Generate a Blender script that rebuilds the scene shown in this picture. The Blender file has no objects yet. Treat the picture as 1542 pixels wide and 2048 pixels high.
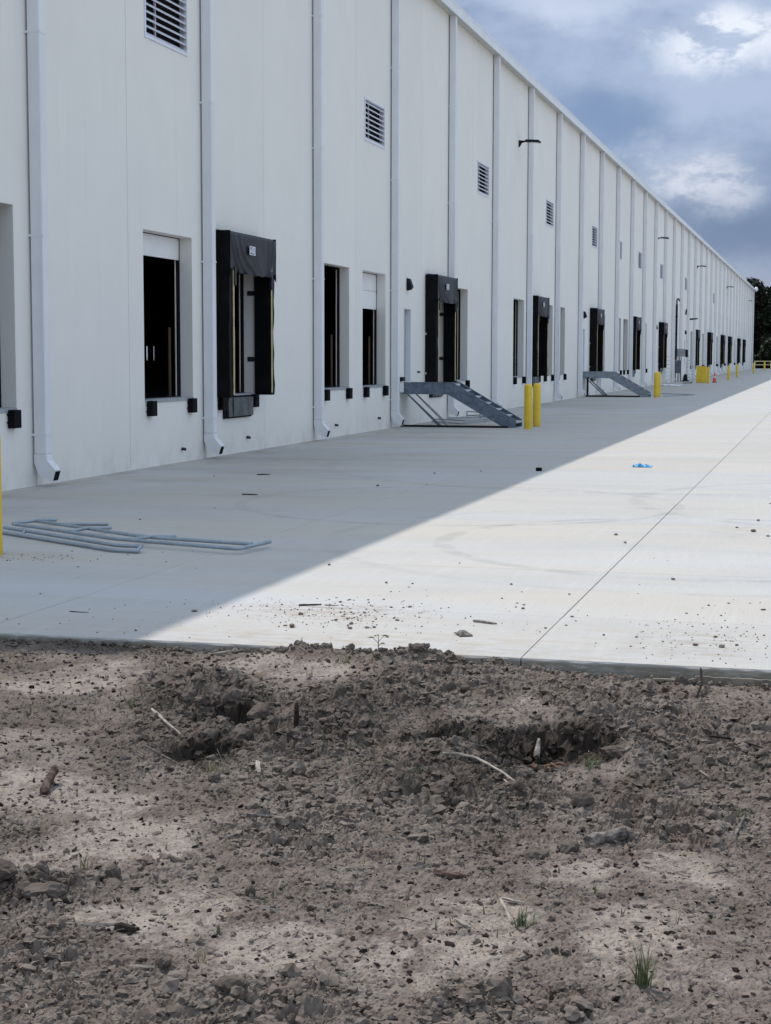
import bpy, bmesh, math, random
import numpy as np
from mathutils import Vector, Matrix
random.seed(7)
RNG = np.random.default_rng(11)
sc = bpy.context.scene
C = sc.collection
rad = math.radians

# ------------------------------------------------------------------ camera
cam = bpy.data.cameras.new('camera')
cam.sensor_fit = 'VERTICAL'; cam.sensor_height = 24.0
cam.lens = 24.0 * 3333.9 / 2048.0
cam.clip_start = 0.1; cam.clip_end = 5000
camo = bpy.data.objects.new('camera', cam); C.objects.link(camo)
r_ = Vector((0.96698, 0.25483, 0.00196)); u_ = Vector((-0.02563, 0.08963, 0.99565)); f_ = Vector((-0.25355, 0.96282, -0.09320))
camo.matrix_world = Matrix(((r_.x, u_.x, -f_.x, 11.86), (r_.y, u_.y, -f_.y, 0), (r_.z, u_.z, -f_.z, 2.0245), (0, 0, 0, 1)))
sc.camera = camo
sc.render.resolution_x = 771; sc.render.resolution_y = 1024

# ------------------------------------------------------------------ sun, sky, exposure
SUN = Vector((-0.524, 0.38, 1.0)).normalized()
sl = bpy.data.lights.new('sun', 'SUN'); sl.energy = 3.45; sl.angle = rad(0.53); sl.color = (1.0, 0.95, 0.885)
so = bpy.data.objects.new('sun', sl); C.objects.link(so)
so.rotation_euler = SUN.to_track_quat('Z', 'Y').to_euler(); so.location = (-20, 40, 60)
sc.view_settings.view_transform = 'Standard'; sc.view_settings.look = 'None'
sc.view_settings.exposure = 0.0; sc.view_settings.gamma = 1.0; sc.view_settings.use_curve_mapping = False

W = bpy.data.worlds.new('World'); sc.world = W; W.use_nodes = True
wt = W.node_tree; wt.nodes.clear()
def wn(t, **k):
    n = wt.nodes.new(t)
    for a, b in k.items(): setattr(n, a, b)
    return n
def wl(a, b): wt.links.new(a, b)
wout = wn('ShaderNodeOutputWorld'); bg = wn('ShaderNodeBackground'); bg.inputs['Strength'].default_value = 0.1
wl(bg.outputs[0], wout.inputs[0])
sky = wn('ShaderNodeTexSky', sky_type='NISHITA', sun_disc=False)
sky.sun_elevation = math.asin(SUN.z); sky.sun_rotation = math.atan2(SUN.x, SUN.y) % (2 * math.pi)
sky.altitude = 50; sky.air_density = 1.0; sky.dust_density = 1.2; sky.ozone_density = 1.0
tc = wn('ShaderNodeTexCoord')
def wmath(op, a, b=None, c=None, clamp=False):
    n = wn('ShaderNodeMath', operation=op); n.use_clamp = clamp
    for i, x in enumerate((a, b, c)):
        if x is None: continue
        if isinstance(x, (int, float)): n.inputs[i].default_value = x
        else: wl(x, n.inputs[i])
    return n.outputs[0]
def wnoise(vec, scale, detail=6, rough=0.55, dist=0.0):
    n = wn('ShaderNodeTexNoise'); n.inputs['Scale'].default_value = scale; n.inputs['Detail'].default_value = detail
    n.inputs['Roughness'].default_value = rough; n.inputs['Distortion'].default_value = dist
    wl(vec, n.inputs['Vector']); return n
def wmix(fac, a, b):
    n = wn('ShaderNodeMix', data_type='RGBA'); 
    if isinstance(fac, (int, float)): n.inputs[0].default_value = fac
    else: wl(fac, n.inputs[0])
    for i, x in ((6, a), (7, b)):
        if isinstance(x, tuple): n.inputs[i].default_value = (*x, 1)
        else: wl(x, n.inputs[i])
    return n.outputs[2]
def wsmooth(v, lo, hi):
    n = wn('ShaderNodeMapRange', interpolation_type='SMOOTHSTEP'); wl(v, n.inputs[0])
    n.inputs[1].default_value = lo; n.inputs[2].default_value = hi; return n.outputs[0]
gen = tc.outputs['Generated']
wmap = wn('ShaderNodeMapping'); wmap.inputs['Scale'].default_value = (1, 1, 1.9); wl(gen, wmap.inputs[0])
warp = wnoise(gen, 9.0, 6, 0.6)
wsub = wn('ShaderNodeVectorMath', operation='SUBTRACT'); wl(warp.outputs['Color'], wsub.inputs[0]); wsub.inputs[1].default_value = (0.5, 0.5, 0.5)
wsc = wn('ShaderNodeVectorMath', operation='SCALE'); wl(wsub.outputs[0], wsc.inputs[0]); wsc.inputs['Scale'].default_value = 0.075
wadd = wn('ShaderNodeVectorMath', operation='ADD'); wl(gen, wadd.inputs[0]); wl(wsc.outputs[0], wadd.inputs[1])
wd = wadd.outputs[0]
# cloud deck: broad light / dark masses, fine billows, and the thin places where the blue shows
big = wnoise(wmap.outputs[0], 3.6, 5, 0.55, 0.4)
mid = wnoise(wmap.outputs[0], 13.0, 8, 0.62, 0.3)
dens = wmath('ADD', wmath('MULTIPLY', big.outputs['Fac'], 0.6), wmath('MULTIPLY', mid.outputs['Fac'], 0.4))
tone = wsmooth(dens, 0.40, 0.62)
cloud = wmix(tone, (2.35, 3.25, 5.05), (4.5, 5.45, 7.4))
def blob(px, rr, lo=1.0, hi=0.15):
    s = wn('ShaderNodeVectorMath', operation='SUBTRACT'); wl(wd, s.inputs[0]); s.inputs[1].default_value = px
    m = wn('ShaderNodeVectorMath', operation='MULTIPLY'); wl(s.outputs[0], m.inputs[0]); m.inputs[1].default_value = (1 / rr[0], 1 / rr[0], 1 / rr[1])
    l = wn('ShaderNodeVectorMath', operation='LENGTH'); wl(m.outputs[0], l.inputs[0])
    return wsmooth(l.outputs['Value'], lo, hi)
fine = wnoise(gen, 42.0, 7, 0.62)
fsm = wsmooth(fine.outputs['Fac'], 0.44, 0.58)
crisp = wnoise(wmap.outputs[0], 30.0, 10, 0.64, 0.15); csm = wsmooth(crisp.outputs['Fac'], 0.43, 0.60)
pale = wmix(tone, (5.2, 6.5, 8.6), (7.7, 9.2, 11.4))
cloud = wmix(blob((-0.05, 0.975, 0.16), (0.62, 0.40), 1.0, 0.45), pale, cloud)
# named masses of the deck
cloud = wmix(wmath('MULTIPLY', blob((-0.055, 0.9955, 0.074), (0.10, 0.030)), 0.85), cloud, (1.5, 2.2, 3.75))
cloud = wmix(wmath('MULTIPLY', blob((-0.125, 0.985, 0.135), (0.055, 0.030)), 0.7), cloud, (1.8, 2.8, 4.9))
cloud = wmix(wmath('MULTIPLY', blob((-0.082, 0.991, 0.104), (0.058, 0.027)), wmath('ADD', wmath('MULTIPLY', csm, 0.55), 0.32)), cloud, (7.4, 7.7, 8.8))
cloud = wmix(wmath('MULTIPLY', blob((-0.052, 0.983, 0.176), (0.056, 0.028)), wmath('ADD', wmath('MULTIPLY', csm, 0.95), 0.12)), cloud, (9.0, 9.5, 10.5))
cloud = wmix(wmath('MULTIPLY', blob((-0.145, 0.969, 0.206), (0.09, 0.020)), 0.55), cloud, (7.5, 8.2, 9.8))
cloud = wmix(wmath('MULTIPLY', blob((-0.125, 0.985, 0.108), (0.03, 0.018)), wmath('MULTIPLY', csm, 0.6)), cloud, (5.8, 6.5, 8.2))
# paler, slightly mauve air close to the horizon all the way round
sepw = wn('ShaderNodeSeparateXYZ'); wl(gen, sepw.inputs[0])
hz = wsmooth(wmath('ADD', sepw.outputs[2], wmath('MULTIPLY', wmath('SUBTRACT', warp.outputs['Fac'], 0.5), 0.05)), 0.062, 0.034)
cloud = wmix(wmath('MULTIPLY', hz, 0.85), cloud, (3.6, 4.0, 5.4))
# higher up the deck is thinner and sunlit from above: brighter all round
up = wsmooth(sepw.outputs[2], 0.30, 0.75)
cloud = wmix(wmath('MULTIPLY', up, 0.6), cloud, (8.3, 9.9, 12.2))
fin = wmix(0.9, sky.outputs[0], cloud)
wl(fin, bg.inputs['Color'])

# ------------------------------------------------------------------ helpers
class MB:
    def __init__(s): s.v = []; s.f = []; s.m = []; s.mi = 0
    def add(s, vs, fs, mi=None):
        o = len(s.v); s.v += [tuple(v) for v in vs]
        s.f += [tuple(i + o for i in f) for f in fs]; s.m += [s.mi if mi is None else mi] * len(fs)
    def box(s, x0, x1, y0, y1, z0, z1, mi=None):
        s.add([(x0, y0, z0), (x1, y0, z0), (x1, y1, z0), (x0, y1, z0), (x0, y0, z1), (x1, y0, z1), (x1, y1, z1), (x0, y1, z1)],
              [(0, 3, 2, 1), (4, 5, 6, 7), (0, 1, 5, 4), (1, 2, 6, 5), (2, 3, 7, 6), (3, 0, 4, 7)], mi)
    def prism(s, prof, axis, a, b, mi=None):
        # prof: list of 2D points (ccw) extruded along axis 'x','y','z' from a to b
        n = len(prof)
        def P(p, t):
            return {'y': (p[0], t, p[1]), 'x': (t, p[0], p[1]), 'z': (p[0], p[1], t)}[axis]
        vs = [P(p, a) for p in prof] + [P(p, b) for p in prof]
        fs = [tuple(range(n)), tuple(range(2 * n - 1, n - 1, -1))] + [(i, i + n, (i + 1) % n + n, (i + 1) % n) for i in range(n)]
        s.add(vs, fs, mi)
    def tube(s, pts, r, n=10, mi=None, cap=True):
        pts = [Vector(p) for p in pts]; rings = []
        rs = r if isinstance(r, (list, tuple)) else [r] * len(pts)
        up = None
        for i, p in enumerate(pts):
            d = (pts[min(i + 1, len(pts) - 1)] - pts[max(i - 1, 0)]).normalized()
            if up is None: up = Vector((0, 0, 1)) if abs(d.z) < 0.9 else Vector((1, 0, 0))
            a = d.cross(up).normalized(); b = a.cross(d).normalized(); up = b
            rings.append([p + (a * math.cos(2 * math.pi * k / n) + b * math.sin(2 * math.pi * k / n)) * rs[i] for k in range(n)])
        vs = [v for R in rings for v in R]; fs = []
        for i in range(len(pts) - 1):
            for k in range(n):
                fs.append((i * n + k, i * n + (k + 1) % n, (i + 1) * n + (k + 1) % n, (i + 1) * n + k))
        if cap:
            fs.append(tuple(range(n - 1, -1, -1))); fs.append(tuple((len(pts) - 1) * n + k for k in range(n)))
        s.add(vs, fs, mi)
    def lathe(s, prof, n=24, mi=None, c=(0, 0, 0)):
        vs = []; fs = []
        for (r, z) in prof:
            for k in range(n):
                a = 2 * math.pi * k / n; vs.append((c[0] + r * math.cos(a), c[1] + r * math.sin(a), c[2] + z))
        for i in range(len(prof) - 1):
            for k in range(n):
                fs.append((i * n + k, i * n + (k + 1) % n, (i + 1) * n + (k + 1) % n, (i + 1) * n + k))
        fs.append(tuple(range(n - 1, -1, -1))); fs.append(tuple((len(prof) - 1) * n + k for k in range(n)))
        s.add(vs, fs, mi)
    def mesh(s, name, mats, bevel=0, smooth=None, recalc=True):
        me = bpy.data.meshes.new(name); me.from_pydata(s.v, [], s.f)
        for m in (mats if isinstance(mats, (list, tuple)) else [mats]): me.materials.append(m)
        me.polygons.foreach_set('material_index', s.m)
        bm = bmesh.new(); bm.from_mesh(me)
        if recalc: bmesh.ops.recalc_face_normals(bm, faces=bm.faces)
        if bevel:
            ed = [e for e in bm.edges if len(e.link_faces) == 2 and e.calc_face_angle(0) > 0.5]
            bmesh.ops.bevel(bm, geom=ed, offset=bevel, segments=1, affect='EDGES', profile=0.5, clamp_overlap=True)
        bm.to_mesh(me); bm.free()
        if smooth is not None:
            me.polygons.foreach_set('use_smooth', [True] * len(me.polygons)); me.set_sharp_from_angle(angle=rad(smooth))
        me.update(); return me

def npmesh(name, V, F, mat, smooth=False):
    me = bpy.data.meshes.new(name); nv = len(V); nf = len(F); k = F.shape[1]
    me.vertices.add(nv); me.vertices.foreach_set('co', V.astype(np.float32).ravel())
    me.loops.add(nf * k); me.loops.foreach_set('vertex_index', F.astype(np.int32).ravel())
    me.polygons.add(nf); me.polygons.foreach_set('loop_start', np.arange(0, nf * k, k, dtype=np.int32))
    me.polygons.foreach_set('use_smooth', np.full(nf, smooth))
    me.materials.append(mat); me.update(calc_edges=True); me.validate(); return me

def tag(o, label=None, cat=None, group=None, kind=None):
    if label: o['label'] = label
    if cat: o['category'] = cat
    if group: o['group'] = group
    if kind: o['kind'] = kind
    return o
def ob(name, me, parent=None, loc=(0, 0, 0), rz=0.0, **k):
    o = bpy.data.objects.new(name, me); C.objects.link(o); o.location = loc; o.rotation_euler = (0, 0, rz)
    if parent is not None: o.parent = parent
    return tag(o, **k)
def copy_tree(o, parent=None):
    c = o.copy(); C.objects.link(c)
    if parent is not None: c.parent = parent
    for ch in list(o.children): copy_tree(ch, c)
    return c

# ------------------------------------------------------------------ materials
class NT:
    def __init__(s, name):
        s.mat = bpy.data.materials.new(name); s.mat.use_nodes = True
        s.t = s.mat.node_tree; s.b = s.t.nodes['Principled BSDF']
    def n(s, t, **k):
        n = s.t.nodes.new(t)
        for a, b in k.items(): setattr(n, a, b)
        return n
    def l(s, a, b): s.t.links.new(a, b)
    def math(s, op, a, b=None, clamp=False):
        n = s.n('ShaderNodeMath', operation=op); n.use_clamp = clamp
        for i, x in enumerate((a, b)):
            if x is None: continue
            if isinstance(x, (int, float)): n.inputs[i].default_value = x
            else: s.l(x, n.inputs[i])
        return n.outputs[0]
    def pos(s, scale=(1, 1, 1), world=True):
        src = s.n('ShaderNodeNewGeometry').outputs['Position'] if world else s.n('ShaderNodeTexCoord').outputs['Object']
        m = s.n('ShaderNodeMapping'); m.inputs['Scale'].default_value = scale; s.l(src, m.inputs[0]); return m.outputs[0]
    def noise(s, vec, scale=1.0, detail=5, rough=0.55, dist=0.0, col=False):
        n = s.n('ShaderNodeTexNoise'); n.inputs['Scale'].default_value = scale; n.inputs['Detail'].default_value = detail
        n.inputs['Roughness'].default_value = rough; n.inputs['Distortion'].default_value = dist; s.l(vec, n.inputs['Vector'])
        return n.outputs['Color' if col else 'Fac']
    def ramp(s, v, lo, hi, a=0.0, b=1.0):
        n = s.n('ShaderNodeMapRange', interpolation_type='SMOOTHSTEP'); s.l(v, n.inputs[0])
        for i, x in enumerate((lo, hi, a, b)): n.inputs[i + 1].default_value = x
        return n.outputs[0]
    def mix(s, fac, a, b, blend='MIX'):
        n = s.n('ShaderNodeMix', data_type='RGBA', blend_type=blend)
        if isinstance(fac, (int, float)): n.inputs[0].default_value = fac
        else: s.l(fac, n.inputs[0])
        for i, x in ((6, a), (7, b)):
            if isinstance(x, tuple): n.inputs[i].default_value = (*x, 1)
            else: s.l(x, n.inputs[i])
        return n.outputs[2]
    def bump(s, h, strength=0.3, dist=0.01):
        n = s.n('ShaderNodeBump'); n.inputs['Strength'].default_value = strength; n.inputs['Distance'].default_value = dist
        s.l(h, n.inputs['Height']); s.l(n.outputs[0], s.b.inputs['Normal'])
    def set(s, color=None, rough=0.6, metal=0.0, spec=None):
        if color is not None:
            if isinstance(color, tuple): s.b.inputs['Base Color'].default_value = (*color, 1)
            else: s.l(color, s.b.inputs['Base Color'])
        if isinstance(rough, (int, float)): s.b.inputs['Roughness'].default_value = rough
        else: s.l(rough, s.b.inputs['Roughness'])
        s.b.inputs['Metallic'].default_value = metal
        if spec is not None: s.b.inputs['Specular IOR Level'].default_value = spec
        return s.mat

def simple(name, col, rough=0.6, metal=0.0, var=0.12, scale=6.0, bump=0.0, bscale=60.0, col2=None, world=False, spec=None):
    m = NT(name); p = m.pos(world=world)
    n1 = m.noise(p, scale, 6, 0.6)
    dark = col2 or tuple(c * (1 - var * 1.6) for c in col); lite = tuple(min(1, c * (1 + var)) for c in col)
    c = m.mix(m.ramp(n1, 0.32, 0.68), dark, lite)
    if bump: m.bump(m.noise(p, bscale, 4), bump, 0.004)
    return m.set(c, rough, metal, spec)

def m_wall():
    m = NT('painted_precast'); p = m.pos()
    sep = m.n('ShaderNodeSeparateXYZ'); m.l(p, sep.inputs[0])
    c = m.mix(m.ramp(m.noise(p, 0.55, 5, 0.6), 0.3, 0.7), (0.79, 0.76, 0.705), (0.825, 0.795, 0.74))
    c = m.mix(m.ramp(m.noise(m.pos((6, 6, 0.25)), 1.0, 5, 0.6), 0.52, 0.75, 0, 0.22), c, (0.66, 0.67, 0.66))
    oi = m.n('ShaderNodeObjectInfo'); c = m.mix(m.ramp(oi.outputs['Random'], 0, 1, 0, 0.22), c, (0.69, 0.675, 0.635))
    # splash dirt along the base and small scuffs
    base = m.math('MULTIPLY', m.ramp(sep.outputs[2], 0.75, 0.0), m.ramp(m.noise(p, 2.2, 7, 0.7), 0.38, 0.72))
    c = m.mix(m.math('MULTIPLY', base, 0.4), c, (0.46, 0.43, 0.37))
    sc1 = m.math('MULTIPLY', m.ramp(m.noise(m.pos((3, 3, 1.2)), 5.0, 8, 0.7), 0.66, 0.74), m.ramp(sep.outputs[2], 2.4, 0.6))
    c = m.mix(m.math('MULTIPLY', sc1, 0.2), c, (0.38, 0.36, 0.33))
    rs_ = m.math('MULTIPLY', m.ramp(m.noise(m.pos((11, 11, 0.35)), 1.0, 6, 0.7), 0.58, 0.74), m.math('MULTIPLY', m.ramp(sep.outputs[2], 1.25, 1.0), m.ramp(sep.outputs[2], 0.1, 0.7)))
    c = m.mix(m.math('MULTIPLY', rs_, 0.30), c, (0.42, 0.40, 0.37))
    m.bump(m.math('ADD', m.noise(p, 90, 4, 0.6), m.math('MULTIPLY', m.noise(p, 3.0, 4, 0.5), 2.0)), 0.14, 0.004)
    return m.set(c, 0.72)

def m_concrete():
    m = NT('broomed_concrete'); p = m.pos()
    sep = m.n('ShaderNodeSeparateXYZ'); m.l(p, sep.inputs[0])
    X, Y = sep.outputs[0], sep.outputs[1]
    band = m.noise(m.pos((0.05, 0.42, 1)), 1.0, 4, 0.6)
    c = m.mix(m.ramp(band, 0.36, 0.64), (0.462, 0.463, 0.464), (0.478, 0.440, 0.386))
    c = m.mix(m.ramp(m.noise(m.pos((0.25, 0.8, 1)), 1.0, 6, 0.6, 0.5), 0.40, 0.72, 0, 0.6), c, (0.385, 0.382, 0.376))
    oi = m.n('ShaderNodeObjectInfo'); c = m.mix(m.ramp(oi.outputs['Random'], 0, 1, 0, 0.35), c, (0.40, 0.38, 0.345))
    br = m.noise(m.pos((70, 1.6, 1)), 1.0, 3, 0.6)
    c = m.mix(m.ramp(br, 0.3, 0.75, 0, 0.22), c, (0.31, 0.305, 0.295))
    br2 = m.noise(m.pos((9, 0.5, 1)), 1.0, 5, 0.65)
    c = m.mix(m.ramp(br2, 0.5, 0.8, 0, 0.30), c, (0.52, 0.515, 0.50))
    c = m.mix(m.ramp(m.noise(p, 26, 6, 0.75), 0.62, 0.78, 0, 0.28), c, (0.27, 0.255, 0.235))
    # tyre marks left by turning trucks
    def ring(cx, cy, r, w, amt, c):
        d = m.n('ShaderNodeVectorMath', operation='DISTANCE'); m.l(p, d.inputs[0]); d.inputs[1].default_value = (cx, cy, 0)
        a = m.ramp(m.math('ABSOLUTE', m.math('SUBTRACT', d.outputs['Value'], r)), w, w * 0.45)
        a = m.math('MULTIPLY', a, m.ramp(m.noise(p, 1.6, 5, 0.65), 0.36, 0.6))
        return m.mix(m.math('MULTIPLY', a, amt), c, (0.20, 0.197, 0.193))
    c = ring(10.75, 18.2, 2.95, 0.13, 0.26, c); c = ring(10.6, 18.4, 4.1, 0.12, 0.14, c)
    c = ring(7.0, 22.4, 3.0, 0.11, 0.26, c); c = ring(13.5, 24, 4.2, 0.16, 0.22, c); c = ring(9.0, 31, 6.2, 0.2, 0.2, c)
    # dried mud tracked on to the slab
    def mud(cx, cy, rx, ry, amt, c, col=(0.27, 0.19, 0.135)):
        mp = m.n('ShaderNodeMapping'); mp.inputs['Location'].default_value = (-cx / rx, -cy / ry, 0); mp.inputs['Scale'].default_value = (1 / rx, 1 / ry, 0)
        m.l(m.n('ShaderNodeNewGeometry').outputs['Position'], mp.inputs[0])
        le = m.n('ShaderNodeVectorMath', operation='LENGTH'); m.l(mp.outputs[0], le.inputs[0])
        a = m.math('MULTIPLY', m.ramp(le.outputs['Value'], 1.0, 0.1), m.ramp(m.noise(m.pos((2.2, 5.5, 1)), 1.6, 8, 0.72), 0.42, 0.68))
        return m.mix(m.math('MULTIPLY', a, amt), c, col)
    c = mud(8.1, 12.6, 1.15, 0.7, 0.8, c); c = mud(11.0, 11.9, 0.75, 0.8, 0.7, c, (0.25, 0.23, 0.21)); c = mud(9.0, 11.4, 4.6, 2.0, 0.34, c, (0.36, 0.29, 0.205)); c = mud(8.6, 11.2, 3.6, 0.7, 0.5, c, (0.33, 0.265, 0.185))
    c = mud(11.0, 19.6, 0.7, 1.3, 0.45, c, (0.25, 0.24, 0.22)); c = mud(4.2, 15.2, 0.8, 0.6, 0.6, c, (0.22, 0.2, 0.18))
    # rust brown run-off along the wall foot
    wst = m.math('MULTIPLY', m.ramp(X, 1.6, 0.1), m.ramp(m.noise(m.pos((1.2, 0.5, 1)), 1.3, 7, 0.65), 0.44, 0.70))
    c = m.mix(m.math('MULTIPLY', wst, 0.6), c, (0.25, 0.205, 0.155))
    brown_bands = m.math('MULTIPLY', m.ramp(X, 6.5, 3.0), m.ramp(m.noise(m.pos((0.22, 0.5, 1)), 1.0, 5, 0.6), 0.45, 0.7))  # brownish bands on the slab towards the wall
    c = m.mix(m.math('MULTIPLY', brown_bands, 0.5), c, (0.33, 0.285, 0.235))
    # soil clinging to the formed edge, below the top arris
    ed = m.math('MULTIPLY', m.ramp(sep.outputs[2], -0.006, -0.03), m.ramp(m.noise(m.pos((5, 5, 18)), 1.5, 6, 0.7), 0.25, 0.6))
    c = m.mix(m.math('MULTIPLY', ed, 0.9), c, (0.20, 0.185, 0.135))
    hb = m.math('ADD', m.math('MULTIPLY', br, 0.6), m.math('MULTIPLY', m.noise(p, 55, 5, 0.65), 0.5))
    m.bump(hb, 0.16, 0.004)
    return m.set(c, 0.82, spec=0.3)

def m_dirt(name='site_dirt', clod=False):
    m = NT(name); p = m.pos()
    n1 = m.noise(p, 2.6, 7, 0.65, 0.3); n2 = m.noise(p, 34, 6, 0.7); n3 = m.noise(p, 9, 6, 0.65)
    c = m.mix(m.ramp(n1, 0.36, 0.64), (0.128, 0.100, 0.081), (0.188, 0.155, 0.130))
    c = m.mix(m.ramp(n3, 0.42, 0.70, 0, 0.6), c, (0.230, 0.194, 0.164))
    c = m.mix(m.ramp(n2, 0.45, 0.75, 0, 0.55), c, (0.072, 0.055, 0.045))
    if not clod:
        at = m.n('ShaderNodeAttribute', attribute_name='sand')
        s = m.ramp(m.math('ADD', at.outputs['Fac'], m.math('MULTIPLY', m.math('SUBTRACT', m.noise(p, 8, 10, 0.85), 0.5), 4.2)), 0.45, 1.25)
        sandc = m.mix(m.ramp(m.noise(p, 60, 6, 0.75), 0.40, 0.68), (0.335, 0.288, 0.242), (0.205, 0.172, 0.144))
        c = m.mix(m.math('MULTIPLY', s, 0.9), c, sandc)
    else:
        oi = m.n('ShaderNodeObjectInfo'); c = m.mix(m.ramp(oi.outputs['Random'], 0, 1, 0, 0.4), c, (0.198, 0.165, 0.140))
    we = m.n('ShaderNodeAttribute', attribute_name='damp_shade')
    c = m.mix(m.math('MULTIPLY', we.outputs['Fac'], 0.88), c, (0.036, 0.027, 0.021))  # damp tone plus painted shade of the holes and slab edge
    m.bump(m.math('ADD', n2, m.math('MULTIPLY', m.noise(p, 140, 5, 0.75), 0.6)), 0.6, 0.005)
    return m.set(c, 0.95, spec=0.15)

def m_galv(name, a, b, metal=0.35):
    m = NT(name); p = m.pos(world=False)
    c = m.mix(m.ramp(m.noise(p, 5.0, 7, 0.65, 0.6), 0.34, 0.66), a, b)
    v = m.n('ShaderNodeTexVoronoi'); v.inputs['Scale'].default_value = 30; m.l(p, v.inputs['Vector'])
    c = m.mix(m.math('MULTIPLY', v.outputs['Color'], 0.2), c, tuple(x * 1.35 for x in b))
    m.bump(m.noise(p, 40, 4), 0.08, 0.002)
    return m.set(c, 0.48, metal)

M = {}
M['wall'] = m_wall()
M['conc'] = m_concrete()
M['dirt'] = m_dirt()
M['clod'] = m_dirt('dirt_clod_soil', True)
M['downspout'] = simple('white_coated_metal', (0.745, 0.75, 0.77), 0.42, 0.0, 0.03, 1.2, spec=0.45)
M['trim'] = simple('white_trim', (0.76, 0.78, 0.80), 0.45, 0.0, 0.03, 1.0)
M['soffit'] = simple('soffit_metal', (0.50, 0.50, 0.48), 0.5, 0.0, 0.05, 1.5)
M['seal'] = simple('grey_sealant', (0.34, 0.34, 0.34), 0.8, 0.0, 0.06, 3)
M['louver'] = simple('white_louver', (0.74, 0.75, 0.81), 0.45, 0.0, 0.04, 3)
M['black'] = simple('black_void_lining', (0.012, 0.012, 0.014), 0.9, 0, 0.2, 2, spec=0.1)
M['inside'] = simple('dark_interior', (0.022, 0.022, 0.024), 0.95, 0, 0.2, 0.5, spec=0.05)
M['rubber'] = simple('black_rubber', (0.006, 0.006, 0.007), 0.8, 0, 0.35, 9, 0.2, 80, spec=0.12)
def m_fabric():
    m = NT('black_curtain_fabric'); p = m.pos(world=False)
    c = m.mix(m.ramp(m.noise(p, 4.5, 7, 0.7), 0.4, 0.72), (0.0075, 0.008, 0.013), (0.019, 0.020, 0.031))
    c = m.mix(m.ramp(m.noise(p, 22, 6, 0.7), 0.6, 0.8, 0, 0.4), c, (0.04, 0.04, 0.05))
    m.bump(m.noise(p, 9, 5, 0.6), 0.35, 0.02)
    return m.set(c, 0.52, spec=0.34)
M['fabric'] = m_fabric()
M['pad'] = simple('black_pad_vinyl', (0.0055, 0.0055, 0.0075), 0.7, 0, 0.3, 4, 0.25, 8, spec=0.12)
M['stripe'] = simple('faded_yellow_stripe', (0.62, 0.48, 0.22), 0.6, 0, 0.1, 5)
M['cream'] = simple('cream_door_track', (0.62, 0.58, 0.50), 0.45, 0, 0.06, 4)
M['guard'] = simple('ochre_track_guard', (0.085, 0.052, 0.022), 0.5, 0, 0.12, 4)
M['white'] = simple('white_enamel', (0.80, 0.80, 0.79), 0.4, 0, 0.03, 2)
M['label'] = simple('label_white', (0.62, 0.63, 0.68), 0.5, 0, 0.05, 20)
M['ink'] = simple('label_print_grey', (0.12, 0.12, 0.15), 0.5, 0, 0.1, 20)
M['steel'] = simple('leveler_steel', (0.075, 0.082, 0.088), 0.5, 0.2, 0.4, 5, 0.1, 30)
M['hinge'] = simple('dark_hinge', (0.02, 0.02, 0.023), 0.5, 0.1, 0.2, 10)
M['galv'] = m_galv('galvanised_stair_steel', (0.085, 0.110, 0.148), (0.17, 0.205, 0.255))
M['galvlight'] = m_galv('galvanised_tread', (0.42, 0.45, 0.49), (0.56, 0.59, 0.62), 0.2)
M['pipe'] = m_galv('galvanised_pipe', (0.24, 0.285, 0.32), (0.32, 0.365, 0.40), 0.45)
def m_yellow():
    m = NT('safety_yellow_paint'); p = m.pos(world=False)
    sep = m.n('ShaderNodeSeparateXYZ'); m.l(p, sep.inputs[0])
    c = m.mix(m.ramp(m.noise(p, 3, 5, 0.6), 0.35, 0.65), (0.70, 0.47, 0.022), (0.78, 0.54, 0.035))
    sm = m.math('MULTIPLY', m.ramp(sep.outputs[2], 0.32, 0.0), m.ramp(m.noise(p, 12, 7, 0.7), 0.4, 0.7))
    c = m.mix(m.math('MULTIPLY', sm, 0.6), c, (0.28, 0.22, 0.12))
    c = m.mix(m.ramp(m.noise(m.pos((14, 14, 2), False), 1.2, 6, 0.7), 0.64, 0.78, 0, 0.3), c, (0.40, 0.30, 0.10))
    return m.set(c, 0.45)
M['yellow'] = m_yellow()
M['paleyellow'] = simple('weathered_yellow_rail', (0.72, 0.62, 0.34), 0.5, 0, 0.08, 3)
M['fixture'] = simple('black_light_housing', (0.006, 0.0065, 0.010), 0.55, 0, 0.2, 8, spec=0.25)
M['lens'] = simple('lamp_lens', (0.55, 0.56, 0.58), 0.25, 0, 0.05, 8)
M['cabinet'] = simple('grey_enclosure', (0.33, 0.34, 0.36), 0.5, 0.1, 0.08, 5)
M['cabinetdark'] = simple('slate_enclosure', (0.11, 0.12, 0.15), 0.5, 0.1, 0.2, 5)
M['orange'] = simple('traffic_orange', (0.72, 0.085, 0.06), 0.5, 0, 0.1, 6)
M['reflect'] = simple('white_reflective_band', (0.75, 0.75, 0.75), 0.4, 0, 0.05, 6)
M['alu'] = simple('aluminium_ladder', (0.60, 0.61, 0.62), 0.4, 0.3, 0.08, 6)
M['sheet'] = simple('white_plastic_sheet', (0.78, 0.79, 0.80), 0.4, 0, 0.05, 3)
M['blue'] = simple('blue_plastic', (0.02, 0.33, 0.62), 0.35, 0, 0.25, 20)
M['bark'] = simple('dry_wood', (0.19, 0.165, 0.145), 0.95, 0, 0.4, 22, 0.9, 90, spec=0.1)
M['barkred'] = simple('brown_wood', (0.098, 0.068, 0.055), 0.95, 0, 0.4, 22, 0.9, 90, spec=0.1)
M['palewood'] = simple('pale_dead_wood', (0.29, 0.255, 0.215), 0.9, 0, 0.22, 14, 0.5, 70)
M['darkwood'] = simple('dark_wet_wood', (0.032, 0.025, 0.021), 0.95, 0, 0.3, 22, 0.8, 90, spec=0.1)
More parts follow.
